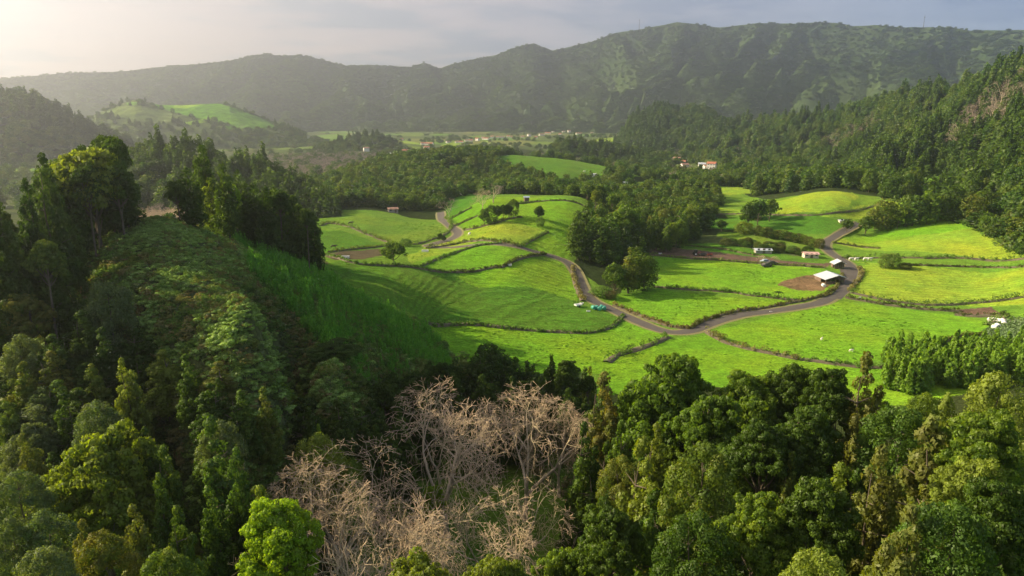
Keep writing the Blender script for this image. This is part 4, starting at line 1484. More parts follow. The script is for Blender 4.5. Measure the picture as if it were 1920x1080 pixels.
def instancer(name, coll, P, idx, scl, rot, kind='stuff', label=None):
    me = bpy.data.meshes.new(name)
    me.vertices.add(len(P))
    me.vertices.foreach_set('co', np.ascontiguousarray(P, np.float32).ravel())
    a = me.attributes.new('idx', 'INT', 'POINT')
    a.data.foreach_set('value', np.asarray(idx, np.int32))
    a = me.attributes.new('scl', 'FLOAT_VECTOR', 'POINT')
    a.data.foreach_set('vector', np.ascontiguousarray(scl, np.float32).ravel())
    a = me.attributes.new('rot', 'FLOAT_VECTOR', 'POINT')
    a.data.foreach_set('vector', np.ascontiguousarray(rot, np.float32).ravel())
    o = link(name, me)
    ng = bpy.data.node_groups.new(name, 'GeometryNodeTree')
    ng.interface.new_socket('Geometry', in_out='INPUT', socket_type='NodeSocketGeometry')
    ng.interface.new_socket('Geometry', in_out='OUTPUT', socket_type='NodeSocketGeometry')
    N = ng.nodes
    gi, go = N.new('NodeGroupInput'), N.new('NodeGroupOutput')
    ci = N.new('GeometryNodeCollectionInfo')
    ci.inputs[0].default_value = coll
    ci.inputs[1].default_value = True
    ci.inputs[2].default_value = True
    ip = N.new('GeometryNodeInstanceOnPoints')
    ip.inputs['Pick Instance'].default_value = True

    def attr(nm, tp):
        n_ = N.new('GeometryNodeInputNamedAttribute')
        n_.data_type = tp
        n_.inputs['Name'].default_value = nm
        return [q for q in n_.outputs if q.enabled][0]
    ng.links.new(gi.outputs[0], ip.inputs['Points'])
    ng.links.new(ci.outputs[0], ip.inputs['Instance'])
    ng.links.new(attr('idx', 'INT'), ip.inputs['Instance Index'])
    ng.links.new(attr('scl', 'FLOAT_VECTOR'), ip.inputs['Scale'])
    e2r = N.new('FunctionNodeEulerToRotation')
    ng.links.new(attr('rot', 'FLOAT_VECTOR'), e2r.inputs[0])
    ng.links.new(e2r.outputs[0], ip.inputs['Rotation'])
    ng.links.new(ip.outputs[0], go.inputs[0])
    md = o.modifiers.new('instances', 'NODES')
    md.node_group = ng
    tag(o, kind=kind)
    return o


P, I, S, Rr_ = [], [], [], []
for i, (kd, x, y, z, h, wd, mt, rg) in enumerate(CAND):
    if i in chosen:
        continue
    mm = None if kd == 'bare' else ('dark' if mt in ('dark',) else 'far')
    nv = len(BARE[2]) if kd == 'bare' else NV[kd]
    P.append((x, y, z))
    I.append(KI[(kd, mm, i % nv)])
    s = wd / AR[kd]
    S.append((s, s, h))
    Rr_.append((0, 0, (i * 2.39996) % 6.283))
instancer('forest', tk, P, I, S, Rr_)
P, I, S, Rr_ = [], [], [], []
for i, (kd, x, y, z, h, wd) in enumerate(RIMC):
    P.append((x, y, z))
    I.append(KI[(kd, 'dark' if i % 5 < 3 else 'far', i % NV[kd])])
    s = wd / AR[kd]
    S.append((s, s, h * 1.25))
    Rr_.append((0, 0, (i * 2.39996) % 6.283))
instancer('rim_forest', tk, P, I, S, Rr_)

# ------------------------------------------------------------------ single trees and clumps standing in the fields
def base_at(kind, px, py, hpx, wpx, mat=None, label=None, group=None, **kw):
    """tree whose foot is seen at (px, py)"""
    x, y = hit(px, py)
    r = math.hypot(x, y)
    d = math.hypot(r, CAMZ)
    zg = ground_at(x, y)
    FOOT.append((x, y, wpx / F * d * .5))
    return plant(kind, x, y, zg - .15, hpx / F * d * 1.03, wpx / F * d, mat, label, group, **kw)


B = base_at
B('broad', 737, 493, 42, 50, 'broad', 'round spreading tree standing alone behind the terraced hillside')
for px, py, h, w_, k, mt, lb in [
 (908, 424, 34, 24, 'broad', 'broad', 'leftmost tree of the row on the knoll pasture'),
 (922, 421, 36, 24, 'round', 'dark', 'second tree from the left in the knoll row'),
 (934, 418, 34, 20, 'broad', 'dark', 'middle tree of the knoll row'),
 (944, 413, 30, 18, 'broad', 'dark', 'small tree right of the middle of the knoll row'),
 (954, 410, 30, 20, 'broad', 'dark', 'second tree from the right in the knoll row'),
 (963, 406, 32, 20, 'round', 'dark', 'rightmost tree of the row on the knoll pasture'),
 (1011, 414, 30, 22, 'broad', 'dark', 'lone round tree right of the row on the knoll'),
 (1013, 424, 18, 16, 'round', 'bush_dark', 'low bush in front of the lone round knoll tree'),
 (1152, 552, 60, 48, 'broad', 'cedar', 'left sunlit tree of the clump beside the bend of the road'),
 (1178, 550, 84, 46, 'cedar', 'cedar', 'tallest tree of the clump beside the bend of the road'),
 (1206, 545, 66, 50, 'round', 'dark', 'dark right-hand tree of the clump beside the bend of the road'),
 (1194, 542, 76, 44, 'cedar', 'dark', 'dark tree at the back of the clump beside the road bend'),
 (1128, 556, 20, 40, 'round', 'bush_dark', 'low bush at the roadside left of the clump'),
 (1145, 560, 16, 24, 'round', 'hedge_dry', 'pale low bush between road and clump'),
 (1085, 488, 86, 46, 'cedar', 'dark', 'tall cedar at the left front of the dark copse'),
 (1106, 492, 96, 46, 'cedar', 'cedar', 'tallest cedar at the front of the dark copse'),
 (1128, 498, 84, 44, 'cedar', 'cedar', 'lumpy cedar right of the tallest copse cedar'),
 (1098, 480, 100, 40, 'spire', 'dark', 'pointed cedar rising behind the copse front'),
 (1148, 500, 80, 40, 'cedar', 'cedar', 'cedar at the right front of the dark copse'),
 (1170, 478, 96, 60, 'broad', 'broad', 'big lit broadleaf tree behind the copse cedars'),
 (1660, 503, 24, 22, 'round', 'bush_dark', 'left bush of the pair in the right meadow'),
 (1674, 503, 25, 24, 'round', 'bush_dark', 'right bush of the pair in the right meadow'),
 (1696, 504, 10, 22, 'round', 'hedge', 'low hedge bush right of the meadow pair'),
 (1395, 438, 20, 28, 'round', 'broad', 'round bush at the left end of the bushy hedge'),
 (1353, 434, 22, 20, 'broad', 'dark', 'small tree left of the round bush'),
 (1402, 428, 44, 30, 'broad', 'dark', 'left tree of the group before the striped hill field'),
 (1420, 422, 46, 34, 'broad', 'far', 'middle tree of the group before the striped hill field'),
 (1442, 415, 40, 34, 'broad', 'dark', 'right tree of the group before the striped hill field'),
 (1412, 412, 34, 30, 'cedar', 'dark', 'dark cedar behind the group before the striped field'),
 (1587, 436, 24, 20, 'broad', 'dark', 'small tree left of the road at the foot of the hillside'),
 (1622, 438, 30, 30, 'broad', 'far', 'tree at the left end of the line below the hillside'),
 (1100, 366, 22, 16, 'broad', 'broad', 'small tree behind the crest wall of the knoll'),
 (760, 462, 14, 26, 'round', 'bush_dark', 'dark bush below the striped left field'),
 (825, 452, 16, 12, 'broad', 'dark', 'small tree at the inner side of the road curve'),
 (832, 453, 12, 10, 'broad', 'dark', 'smallest tree at the inner side of the road curve'),
 (1448, 448, 9, 8, 'round', 'dark', 'tiny dark bush on the strip field'),
 (830, 662, 26, 30, 'broad', 'bush_dark', 'brownish bush tree at the left corner of the lower pasture')]:
    B(k, px, py, h, w_, mt, lb)
for px, py, h, w_, lb in [(842, 408, 36, 36, 'pinkish bare tree by the road at the dark wood edge'), (925, 380, 34, 44, 'bare tree on the skyline of the knoll pasture'),
                       (905, 392, 36, 40, 'bare tree left below the skyline bare tree'), (1427, 492, 14, 12, 'small rusty leafless tree by the parked cars'),
                       (1452, 494, 14, 12, 'second small rusty leafless tree by the parked cars'),
                       (95, 610, 84, 44, 'dead whitish tree with hanging twigs on the left slope'), (1100, 765, 34, 30, 'small bare shrub by the gap to the field')]:
    B('bare', px, py, h, w_, None, lb)
# tree line at the foot of the right hillside
for i, px in enumerate(np.linspace(1640, 1960, 24)):
    py = np.interp(px, [1640, 1700, 1800, 1830, 1840, 1960], [432, 424, 408, 418, 440, 446]) + RNG.uniform(-2, 2)
    B(('broad', 'round', 'cedar')[i % 3], px, py, RNG.uniform(34, 50) if px < 1830 else RNG.uniform(24, 34), RNG.uniform(26, 36), ('far', 'cedar', 'dark', 'broad')[i % 4],
      'tree in the line along the upper edge of the right meadow', 'tree line at the foot of the right hillside')
for i, px in enumerate(np.linspace(1420, 1536, 13)):
    py = np.interp(px, [1417, 1450, 1490, 1536], [441, 446, 453, 466])
    B('round', px, py, RNG.uniform(14, 18), RNG.uniform(14, 18), 'broad' if i % 2 else 'hedge', 'rounded bush of the thick hedge above the strip field', 'bushes of the thick hedge')
for i in range(26):
    px = RNG.uniform(1340, 1520)
    py = np.interp(px, [1340, 1400, 1450, 1520], [462, 466, 474, 482]) + RNG.uniform(-8, 2)
    B('round', px, py, RNG.uniform(10, 15), RNG.uniform(14, 22), ('dark', 'hedge', 'bush_dark')[i % 3], 'scrubby bush between strip field and soil field', 'scrub between the strip fields')

# ------------------------------------------------------------------ roads
M['asphalt'] = simple_mat('asphalt', (.07, .06, .055), 0.9, 0.3, 1.2, 0.02)
M['stone'] = simple_mat('bank_stone', (.10, .085, .055), 0.95, 0.5, 1.5, 0.15)


def smooth_line(pl, step=1.0):
    """world polyline through pixel points, evenly resampled and rounded"""
    P = hits(pl)
    for _ in range(2):
        Q = [P[0]]
        for a, b in zip(P[:-1], P[1:]):
            Q += [a * .75 + b * .25, a * .25 + b * .75]
        Q.append(P[-1])
        P = np.array(Q)
    d = np.concatenate([[0], np.cumsum(np.hypot(*(P[1:] - P[:-1]).T))])
    s = np.arange(0, d[-1], step)
    return np.stack([np.interp(s, d, P[:, 0]), np.interp(s, d, P[:, 1])], 1)


def ribbon(name, pl, width, mat, lift=.06, step=1.2):
    P = smooth_line(pl, step)
    T_ = np.gradient(P, axis=0)
    T_ /= np.linalg.norm(T_, axis=1, keepdims=True)
    Nn = np.stack([-T_[:, 1], T_[:, 0]], 1)
    W_ = np.linspace(-.5, .5, 7)
    V = []
    wj = width * (1 + .12 * fbm(P[:, 0], P[:, 1], 9, 2, 91))
    zc = gz(P[:, 0], P[:, 1])
    for k in W_:
        q = P + Nn * (wj * k)[:, None]
        V.append(np.column_stack([q, np.maximum(gz(q[:, 0], q[:, 1]), zc - .1) + lift + .05 * (1 - (2 * k) ** 2)]))
    V = np.array(V).transpose(1, 0, 2)
    me = mesh_np(name, V.reshape(-1, 3), grid_faces(len(P), 7)[:, ::-1], mat, True)
    return tag(link(name, me), kind='structure')


M['verge'] = simple_mat('verge_grass', (.17, .16, .06), 0.95, 0.5, 1.5, 0.1)
ROADLINE = [(826,398),(828,414),(846,426),(862,437),(850,447),(822,455),(795,462),(840,464),(900,459),(950,459),(990,468),(1035,480),(1066,492),(1084,515),(1092,542),(1112,566),(1145,579),(1180,596),(1218,613),(1255,624),(1290,623),
   (1325,609),(1380,592),(1440,584),(1500,576),(1545,567),(1575,548),(1594,525),(1600,506),(1588,492),(1566,480),(1550,468),(1546,457),(1562,445),(1592,430),(1612,418)]
ribbon('road_verge', ROADLINE, 5.6, M['verge'], .02)
ribbon('road', ROADLINE, 3.7, M['asphalt'], .07)
ribbon('yard', [(1588,500),(1590,520),(1580,540),(1560,560)], 5.2, M['asphalt'], .045)

# ------------------------------------------------------------------ hedges and field banks
def hedge(pl, h, wd, mat, label, puff=.55, dens=1.0, lf=.30, bank=.5, name='hedge'):
    P = smooth_line(pl, .5)
    rng = np.random.default_rng(len(pl) * 7 + int(pl[0][0]))
    e = link(name, None, None, (P[0, 0], P[0, 1], ground_at(*P[0])))
    o0 = np.array([P[0, 0], P[0, 1], ground_at(*P[0])])
    T_ = np.gradient(P, axis=0)
    T_ /= np.linalg.norm(T_, axis=1, keepdims=True)
    Nn = np.stack([-T_[:, 1], T_[:, 0]], 1)
    # earth and stone bank
    prof = [(-.5, -.15), (-.34, .6), (-.12, 1.0), (.12, 1.0), (.34, .6), (.5, -.15)]
    V = []
    hh = bank * (1 + .35 * fbm(P[:, 0], P[:, 1], 4, 3, 61))
    for a, b in prof:
        q = P + Nn * (wd * a * (1 + .3 * fbm(P[:, 0], P[:, 1], 3, 2, 62)))[:, None]
        V.append(np.column_stack([q, gz(q[:, 0], q[:, 1]) + b * hh]))
    V = np.array(V).transpose(1, 0, 2) - o0
    link('bank', mesh_np('bank', V.reshape(-1, 3), grid_faces(len(P), len(prof))[:, ::-1], M['stone'], True), e)
    # growth
    n_ = int(len(P) * .5 / puff * 1.6 * dens)
    i = rng.integers(0, len(P), n_)
    hv = .65 + .8 * (fbm(P[i, 0], P[i, 1], 7, 2, 63) + .45)
    off = rng.uniform(-.42, .42, n_) * wd
    q = P[i] + Nn[i] * off[:, None] + rng.normal(0, .15, (n_, 2))
    z = gz(q[:, 0], q[:, 1]) + bank * .6 + rng.uniform(0, 1, n_) * (h - bank) * np.clip(hv, .2, 1.6) * (1 - np.abs(off) / wd)
    C = np.column_stack([q, z]) - o0
    link('foliage', leaf_mesh('foliage', C, puff * rng.uniform(.45, 1.15, n_) * np.where(rng.random(n_) < .07, 1.9, 1.0), 15, lf, M[mat], rng, up=.3, flat=.85), e)
    tag(e, label, 'hedge', None)
    return e


H = hedge
H([(795,603),(850,606),(920,612),(1000,620),(1060,624),(1100,626),(1140,618),(1160,604),(1168,593)], .9, 1.3, 'bush_dark', 'low dark bank curving below the large terraced pasture', .4)
H([(1074,502),(1077,530),(1086,550),(1093,566)], 1.7, 1.8, 'hedge_dry', 'pale bushy hedge along the left side of the road bend', .6)
H([(606,478),(640,487),(660,494),(700,498),(760,500),(800,507),(830,511),(850,511)], 1.2, 1.4, 'bush_dark', 'dark bank along the top of the terraced hillside', .45)
H([(850,511),(880,510),(905,507),(922,502),(945,502),(954,494),(980,485),(1022,477)], 1.1, 1.2, 'hedge', 'wavy hedge between the two round pastures in the centre', .45)
H([(790,500),(812,489),(848,476),(875,467),(905,460),(940,457)], .8, 1.1, 'bush_dark', 'thin bank across the sunny rise in the centre', .4)
H([(800,466),(835,461),(873,454),(903,451),(923,453),(957,459),(975,464)], 1.4, 1.6, 'bush_dark', 'dark hedge hiding the road above the sunny rise', .5)
H([(975,463),(990,454),(1010,443),(1028,435)], 1.2, 1.3, 'bush_dark', 'short hedge climbing to the lone knoll tree', .5)
H([(870,432),(895,428),(930,419),(957,410),(980,407)], 1.4, 1.6, 'bush_dark', 'hedge running under the row of knoll trees', .5)
H([(852,424),(872,415),(897,404)], 1.1, 1.3, 'bush_dark', 'short dark hedge left of the knoll tree row', .5)
H([(846,410),(866,399),(886,389)], 1.1, 1.3, 'bush_dark', 'dark hedge nearest the pink bare tree', .5)
H([(950,384),(1000,379),(1040,376),(1070,378),(1090,384),(1104,392)], 1.0, 1.2, 'bush_dark', 'wall of stones and scrub over the crest of the knoll', .4)
H([(600,424),(617,418),(647,423),(680,437),(708,447),(732,456)], 1.6, 1.8, 'bush_dark', 'hedge between the two fields at the left of the valley', .6)
H([(616,474),(660,468),(700,464),(735,458)], 1.3, 1.4, 'bush_dark', 'hedge below the small dark green field at the left', .5)
H([(775,459),(800,453),(830,442),(848,430),(843,416),(836,408)], 1.8, 2.0, 'bush_dark', 'bushy hedge around the rim of the striped left field', .7)
H([(1150,573),(1180,584),(1220,601),(1260,614),(1292,616)], 1.3, 1.8, 'hedge_dry', 'dry grassy bank along the road above its lowest bend', .45)
H([(1292,617),(1323,600),(1380,584),(1440,577),(1500,566),(1547,555),(1560,545)], 1.1, 1.2, 'hedge', 'bank on the upper side of the road to the barn', .45)
H([(1326,622),(1345,636),(1372,646),(1420,658),(1470,668),(1500,674)], 1.5, 2.1, 'hedge_dry', 'dry yellowish hedge at the left of the big lower pasture', .55)
H([(1500,674),(1560,682),(1620,690),(1660,690),(1682,688)], 1.4, 1.7, 'bush_dark', 'dark hedge at the bottom of the big lower pasture', .55)
H([(1682,686),(1740,657),(1780,635),(1820,628),(1848,628)], 1.1, 1.2, 'hedge', 'thin curved bank closing the big lower pasture on the right', .4)
H([(1585,558),(1640,568),(1700,577),(1760,582),(1800,584)], 1.4, 1.9, 'hedge', 'lower of the two hedges between the right pastures', .6)
H([(1592,548),(1640,560),(1700,569),(1760,573),(1840,566),(1925,556)], 1.8, 2.0, 'bush_dark', 'upper dark hedge between the right pastures', .65)
H([(1225,538),(1280,543),(1340,546),(1380,549),(1400,554),(1440,558),(1480,563),(1500,564)], 1.2, 1.5, 'bush_dark', 'broken hedge with stones between the two barn pastures', .5)
H([(1580,484),(1640,483),(1720,485),(1800,482),(1925,485)], 1.7, 1.8, 'bush_dark', 'long straight dark hedge above the meadow bushes', .6)
H([(1690,497),(1760,499),(1840,499),(1925,500)], .7, 1.0, 'hedge', 'thin low hedge right of the meadow bushes', .35)
H([(1612,502),(1617,516),(1604,532),(1592,547)], 1.0, 1.6, 'hedge_dry', 'grassy bank on the right of the road by the barn', .45)
H([(1545,556),(1562,546),(1572,530),(1580,514)], 1.0, 1.4, 'hedge_dry', 'grassy bank between barn and road', .45)
H([(1137,680),(1160,664),(1200,654),(1230,643),(1252,632)], 1.7, 2.4, 'bush_dark', 'thick diagonal hedge below the lowest road bend', .7)
H([(1195,463),(1240,459),(1300,461),(1360,468),(1420,480),(1450,486)], .9, 1.1, 'bush_dark', 'bank at the far side of the ploughed strip', .4)
H([(1205,476),(1260,482),(1340,488),(1420,494),(1500,499),(1548,503)], .9, 1.1, 'bush_dark', 'bank at the near side of the ploughed strip', .4)
H([(1560,455),(1590,460),(1620,464),(1650,466)], .9, 1.2, 'bush_dark', 'short dark bank by the road above the white shed', .4)
H([(1330,402),(1400,400),(1450,404),(1530,408),(1600,396),(1640,385)], 1.6, 2.0, 'bush_dark', 'hedge below the striped fields at the hillside foot', .7)
H([(1850,610),(1880,598),(1925,606)], 1.8, 3.0, 'bush_dark', 'scrubby bank beside the white bales', .7)
H([(1790,590),(1830,594),(1870,590),(1890,597)], 1.2, 2.4, 'hedge', 'scrub below the patch of bare soil', .6)

# ------------------------------------------------------------------ ground growth nobody could count
def clump_kinds(cname, specs):
    c = bpy.data.collections.new(cname)
    for i, (mat, npf, pr, per, lf, flat, droop) in enumerate(specs):
        rng = np.random.default_rng(900 + i)
        a = rng.uniform(0, 6.28, npf)
        rr = np.sqrt(rng.random(npf)) * .5
        C = np.column_stack([np.cos(a) * rr, np.sin(a) * rr, (.12 + .55 * rng.random(npf)) * (1 - rr)])
        o = bpy.data.objects.new('%s_%02d' % (cname, i), leaf_mesh('clump', C, pr * rng.uniform(.6, 1.2, npf), per, lf, M[mat], rng, up=.5, flat=flat, droop=droop))
        c.objects.link(o)
    return c


und = clump_kinds('undergrowth_kinds', [('ginger', 11, .20, 60, .085, .6, 0), ('ginger', 9, .22, 66, .08, .6, .2), ('bush_dark', 9, .25, 60, .07, .8, 0), ('bush_dark', 8, .25, 60, .07, .9, .2),
                                        ('hedge_dry', 8, .22, 30, .09, .6, .4), ('sapling', 6, .20, 40, .10, 2.6, .6), ('sapling', 5, .22, 40, .10, 3.0, .6), ('grey', 9, .24, 34, .10, .7, 0),
                                        ('crop', 7, .30, 16, .20, .5, 0), ('tuft', 6, .24, 20, .16, .8, .2), ('tuft', 5, .2, 16, .2, .5, 0)])
N0 = 22000
th = RNG.uniform(theta_of(-160), theta_of(860), N0)
r = np.sqrt(RNG.uniform(46 ** 2, 178 ** 2, N0))
x, y = np.sin(th) * r, np.cos(th) * r
SL = hits([(-250,420),(150,500),(250,420),(330,402),(470,470),(585,505),(640,545),(700,575),(790,600),(830,650),(870,700),(760,760),(640,880),(560,1090),(-250,1090)])
gfl = hits([(340,404),(470,455),(585,505),(640,545),(700,575),(790,600),(830,650),(850,700),(700,740),(640,690),(560,600),(470,520)])
crest = hits([(250,420),(310,402),(380,450),(470,560),(570,650),(560,690),(500,680),(400,640),(300,560),(230,500)])
m1 = inpoly(x, y, SL)
m2 = inpoly(x, y, gfl)
m3 = inpoly(x, y, crest)
P, I, S, Rr_ = [], [], [], []
for i in np.nonzero(m1)[0]:
    nse = float(fbm(x[i], y[i], 9, 3, 44))
    u = RNG.random()
    if m2[i] and not (m3[i] or nse > .30):
        if u < .60:
            k, s, hz_ = 5 + int(RNG.random() < .5), RNG.uniform(.9, 1.5), RNG.uniform(1.3, 3.6)
        elif u < .68:
            k, s, hz_ = 0, RNG.uniform(1, 1.8), 1.0
        elif nse > -.15:
            k, s, hz_ = 2, RNG.uniform(1.2, 2.6), 1.6
        else:
            continue
    elif m3[i]:
        k = int(RNG.integers(0, 2)) if u < .52 + nse * .9 else [2, 7, 4, 3][int(RNG.integers(0, 4))]
        s, hz_ = RNG.uniform(.9, 2.0), RNG.uniform(.8, 1.6)
    else:
        k = [0, 1, 2, 3, 0, 4, 7][int(u * 7)] if nse > -.2 else [2, 3, 4, 7][int(u * 4)]
        s, hz_ = RNG.uniform(1.2, 2.8), RNG.uniform(1.0, 2.2)
    P.append((x[i], y[i], float(gz(x[i], y[i])) - .15))
    I.append(k)
    S.append((s, s, hz_))
    Rr_.append((0, 0, RNG.uniform(0, 6.28)))
# understory between the trees of the lower woods and the middle row
for (pa, pb, ra, rb, n_) in ((1080, 2000, 40, 128, 2600), (640, 1100, 100, 136, 900), (560, 1090, 44, 78, 700)):
    th = RNG.uniform(theta_of(pa), theta_of(pb), n_)
    r = np.sqrt(RNG.uniform(ra ** 2, rb ** 2, n_))
    x, y = np.sin(th) * r, np.cos(th) * r
    px, py = project(x, y, gz(x, y))
    for i in range(n_):
        if py[i] < 735 and px[i] > 1100:
            continue
        if bil(FLD, TH, LR, np.arctan2(x[i:i+1], y[i:i+1]), np.log(np.hypot(x[i:i+1], y[i:i+1])))[0] > .3 and RNG.random() < .93:
            continue
        s = RNG.uniform(1.3, 3.2)
        P.append((x[i], y[i], float(gz(x[i], y[i])) - .1))
        I.append([2, 3, 2, 7, 4][int(RNG.integers(0, 5))])
        S.append((s, s, RNG.uniform(1.2, 2.6)))
        Rr_.append((0, 0, RNG.uniform(0, 6.28)))
instancer('undergrowth', und, P, I, S, Rr_)
print('undergrowth', len(P))
# leafy crop in the corner at the right
CR = hits([(1845,622),(1870,606),(1900,598),(1960,596),(1960,655),(1900,646),(1840,634)])
x0, y0 = CR.min(0)
x1, y1 = CR.max(0)
P, I, S, Rr_ = [], [], [], []
for xx in np.arange(x0, x1, .75):
    for yy in np.arange(y0, y1, .85):
        a, b = xx + RNG.uniform(-.2, .2), yy + RNG.uniform(-.2, .2)
        if inpoly(np.array([a]), np.array([b]), CR)[0]:
            P.append((a, b, ground_at(a, b)))
            I.append(8)
            s = RNG.uniform(.8, 1.2)
            S.append((s, s, RNG.uniform(.7, 1.3)))
            Rr_.append((0, 0, RNG.uniform(0, 6.28)))
instancer('leafy_crop', und, P, I, S, Rr_)

# rush and grass tufts left standing in the pastures
n_ = 20000
th = RNG.uniform(R(-16), R(37), n_)
r = np.sqrt(RNG.uniform(118 ** 2, 330 ** 2, n_))
x, y = np.sin(th) * r, np.cos(th) * r
f_ = bil(FLD, TH, LR, th, np.log(r)) > .95
nn = fbm(x, y, 22, 3, 71)
ok = f_ & (RNG.random(n_) < np.clip(.28 + nn * 1.5, .04, 1))
P = np.column_stack([x[ok], y[ok], gz(x[ok], y[ok]) - .05])
k = len(P)
s = RNG.uniform(.25, .75, k)
instancer('grass_tufts', und, P, RNG.integers(9, 11, k), np.column_stack([s, s, s * RNG.uniform(.35, .8, k)]), np.column_stack([np.zeros(k), np.zeros(k), RNG.uniform(0, 6.28, k)]))
# ------------------------------------------------------------------ buildings
M['plaster'] = simple_mat('white_plaster', (.72, .70, .66), 0.8, 0.1, 1.0)
M['plaster2'] = simple_mat('cream_plaster', (.62, .54, .42), 0.8, 0.1, 1.0)
M['tile'] = simple_mat('red_roof_tile', (.36, .13, .075), 0.85, 0.3, 2.0)
M['tile2'] = simple_mat('brown_roof_tile', (.25, .15, .11), 0.85, 0.3, 2.0)
M['glass'] = simple_mat('window_dark', (.04, .05, .06), 0.15, 0.1)
M['zinc'] = simple_mat('pale_sheet_roof', (.62, .66, .72), 0.35, 0.12, 1.5, 0.0, 0.3)
M['zinc2'] = simple_mat('blue_grey_sheet_roof', (.36, .44, .54), 0.4, 0.15, 1.5, 0.0, 0.3)
M['timber'] = simple_mat('old_timber', (.16, .11, .08), 0.9, 0.3, 4.0, 0.02)
M['block'] = simple_mat('grey_blockwork', (.33, .31, .28), 0.9, 0.2, 3.0, 0.01)
M['pinkroof'] = simple_mat('faded_pink_roof', (.50, .33, .30), 0.8, 0.25, 2.0)
M['white'] = simple_mat('white_paint', (.78, .78, .76), 0.5, 0.05)
M['wrapw'] = simple_mat('white_bale_wrap', (.78, .78, .74), 0.3, 0.06, 6.0, 0.03)
M['wrapg'] = simple_mat('green_bale_wrap', (.05, .32, .24), 0.3, 0.15, 6.0, 0.03)
M['rubber'] = simple_mat('tyre_rubber', (.03, .03, .03), 0.9, 0.1)
M['redmetal'] = simple_mat('dull_red_metal', (.22, .05, .035), 0.5, 0.2)
M['darkmetal'] = simple_mat('dark_metal', (.06, .055, .05), 0.5, 0.2)
M['hide'] = simple_mat('cow_hide_dark', (.05, .04, .035), 0.8, 0.1)
M['hidew'] = simple_mat('cow_hide_pale', (.75, .72, .66), 0.8, 0.05)


def house_meshes(w_, d_, h_, rh, nwin, storeys=1):
    wall = MB()
    a, b = w_ / 2, d_ / 2
    wall.poly((-a, -b, -1), (a, -b, -1), (a, -b, h_), (-a, -b, h_))
    wall.poly((a, -b, -1), (a, b, -1), (a, b, h_), (a, 0, h_ + rh), (a, -b, h_))
    wall.poly((a, b, -1), (-a, b, -1), (-a, b, h_), (a, b, h_))
    wall.poly((-a, b, -1), (-a, -b, -1), (-a, -b, h_), (-a, 0, h_ + rh), (-a, b, h_))
    roof = MB()
    e, t = .35, .16
    s = rh / b
    for sg in (-1, 1):
        y0, z0 = sg * (b + e), h_ - s * e + .02
        roof.poly(*[(x, y, z) for x, y, z in ((-a - e, y0, z0), (a + e, y0, z0), (a + e, 0, h_ + rh + .02), (-a - e, 0, h_ + rh + .02))][::sg * -1 or 1])
        roof.poly(*[(x, y, z + t) for x, y, z in ((-a - e, y0, z0), (a + e, y0, z0), (a + e, 0, h_ + rh + .02), (-a - e, 0, h_ + rh + .02))][::-sg or 1])
        roof.poly((-a - e, y0, z0), (a + e, y0, z0), (a + e, y0, z0 + t), (-a - e, y0, z0 + t))
        for sx in (-1, 1):
            roof.poly((sx * (a + e), y0, z0), (sx * (a + e), 0, h_ + rh + .02), (sx * (a + e), 0, h_ + rh + .02 + t), (sx * (a + e), y0, z0 + t))
    wins = []
    for st in range(storeys):
        for k in range(nwin):
            x = -a + w_ * (k + .5) / nwin
            m = MB()
            zc = 1.0 + st * 2.7
            if st == 0 and k == nwin // 2:
                m.box(x - .5, x + .5, -b - .04, -b + .05, 0, 2.1)
            else:
                m.box(x - .45, x + .45, -b - .03, -b + .05, zc, zc + 1.1)
            wins.append(('door' if st == 0 and k == nwin // 2 else 'window', m))
    return wall, roof, wins


PROTO = {}


def house(x, y, rz, key, wm, rm, label, group=None, dims=None, name='house', cat='house', parts=True):
    dims = dims or {'small': (8, 6, 2.8, 1.5, 3, 1), 'tall': (9, 7, 5.4, 1.7, 3, 2), 'long': (17, 7, 3.4, 1.6, 6, 1), 'big': (21, 9, 4.6, 2.2, 8, 1)}[key]
    k = (dims, wm, rm)
    if k not in PROTO:
        wall, roof, wins = house_meshes(*dims)
        def mk(nm, mb, mt):
            me = bpy.data.meshes.new(nm)
            me.from_pydata(mb.v, [], mb.f)
            me.materials.append(M[mt])
            return me
        PROTO[k] = (mk('wall', wall, wm), mk('roof', roof, rm), [(n_, mk(n_, m_, 'glass' if n_ == 'window' else 'timber')) for n_, m_ in wins])
    e = link(name, None, None, (x, y, ground_at(x, y)))
    e.rotation_euler = (0, 0, rz)
    W_, Rf, Wn = PROTO[k]
    link('wall', W_, e)
    link('roof', Rf, e)
    if parts:
        for n_, m_ in Wn:
            link(n_, m_, e)
    tag(e, label, cat, group)
    return e


for i, (x, y) in enumerate(HOUSE_XY):
    key = ('small', 'tall', 'small', 'long', 'small')[i % 5]
    house(x, y, RNG.uniform(-.7, .7), key, 'plaster', 'tile' if i % 3 else 'tile2', 'tiny pale house of the village below the crater rim', 'houses of the far village', parts=False)
bx, by = hit(1287, 294)
house(bx, by, .12, 'big', 'plaster2', 'tile', 'long cream building with red roof, biggest of the valley hamlet', parts=True, name='large_building', cat='building')
for i, (px, py, wpx) in enumerate(CLUSTER_PX):
    x, y = CLUSTER_XY[i]
    house(x, y, RNG.uniform(-.6, .6), 'small' if wpx < 8 else 'tall', 'plaster', ('tile', 'zinc', 'tile2')[i % 3], 'small white house of the hamlet under the cone hill', 'houses of the valley hamlet', parts=True)
x, y = hit(745, 293)
house(x, y, -.1, 'x', 'plaster', 'zinc', 'long low shed with pale roof before the bare wood', dims=(22, 9, 3.5, 1.2, 4, 1), name='long_shed', cat='shed')
x, y = hit(1113, 331)
house(x, y, .1, 'x', 'plaster', 'zinc', 'small white hut alone on the round hill pasture', dims=(5, 2.8, 1.8, .4, 2, 1), name='field_hut', cat='hut')
x, y = hit(1171, 348)
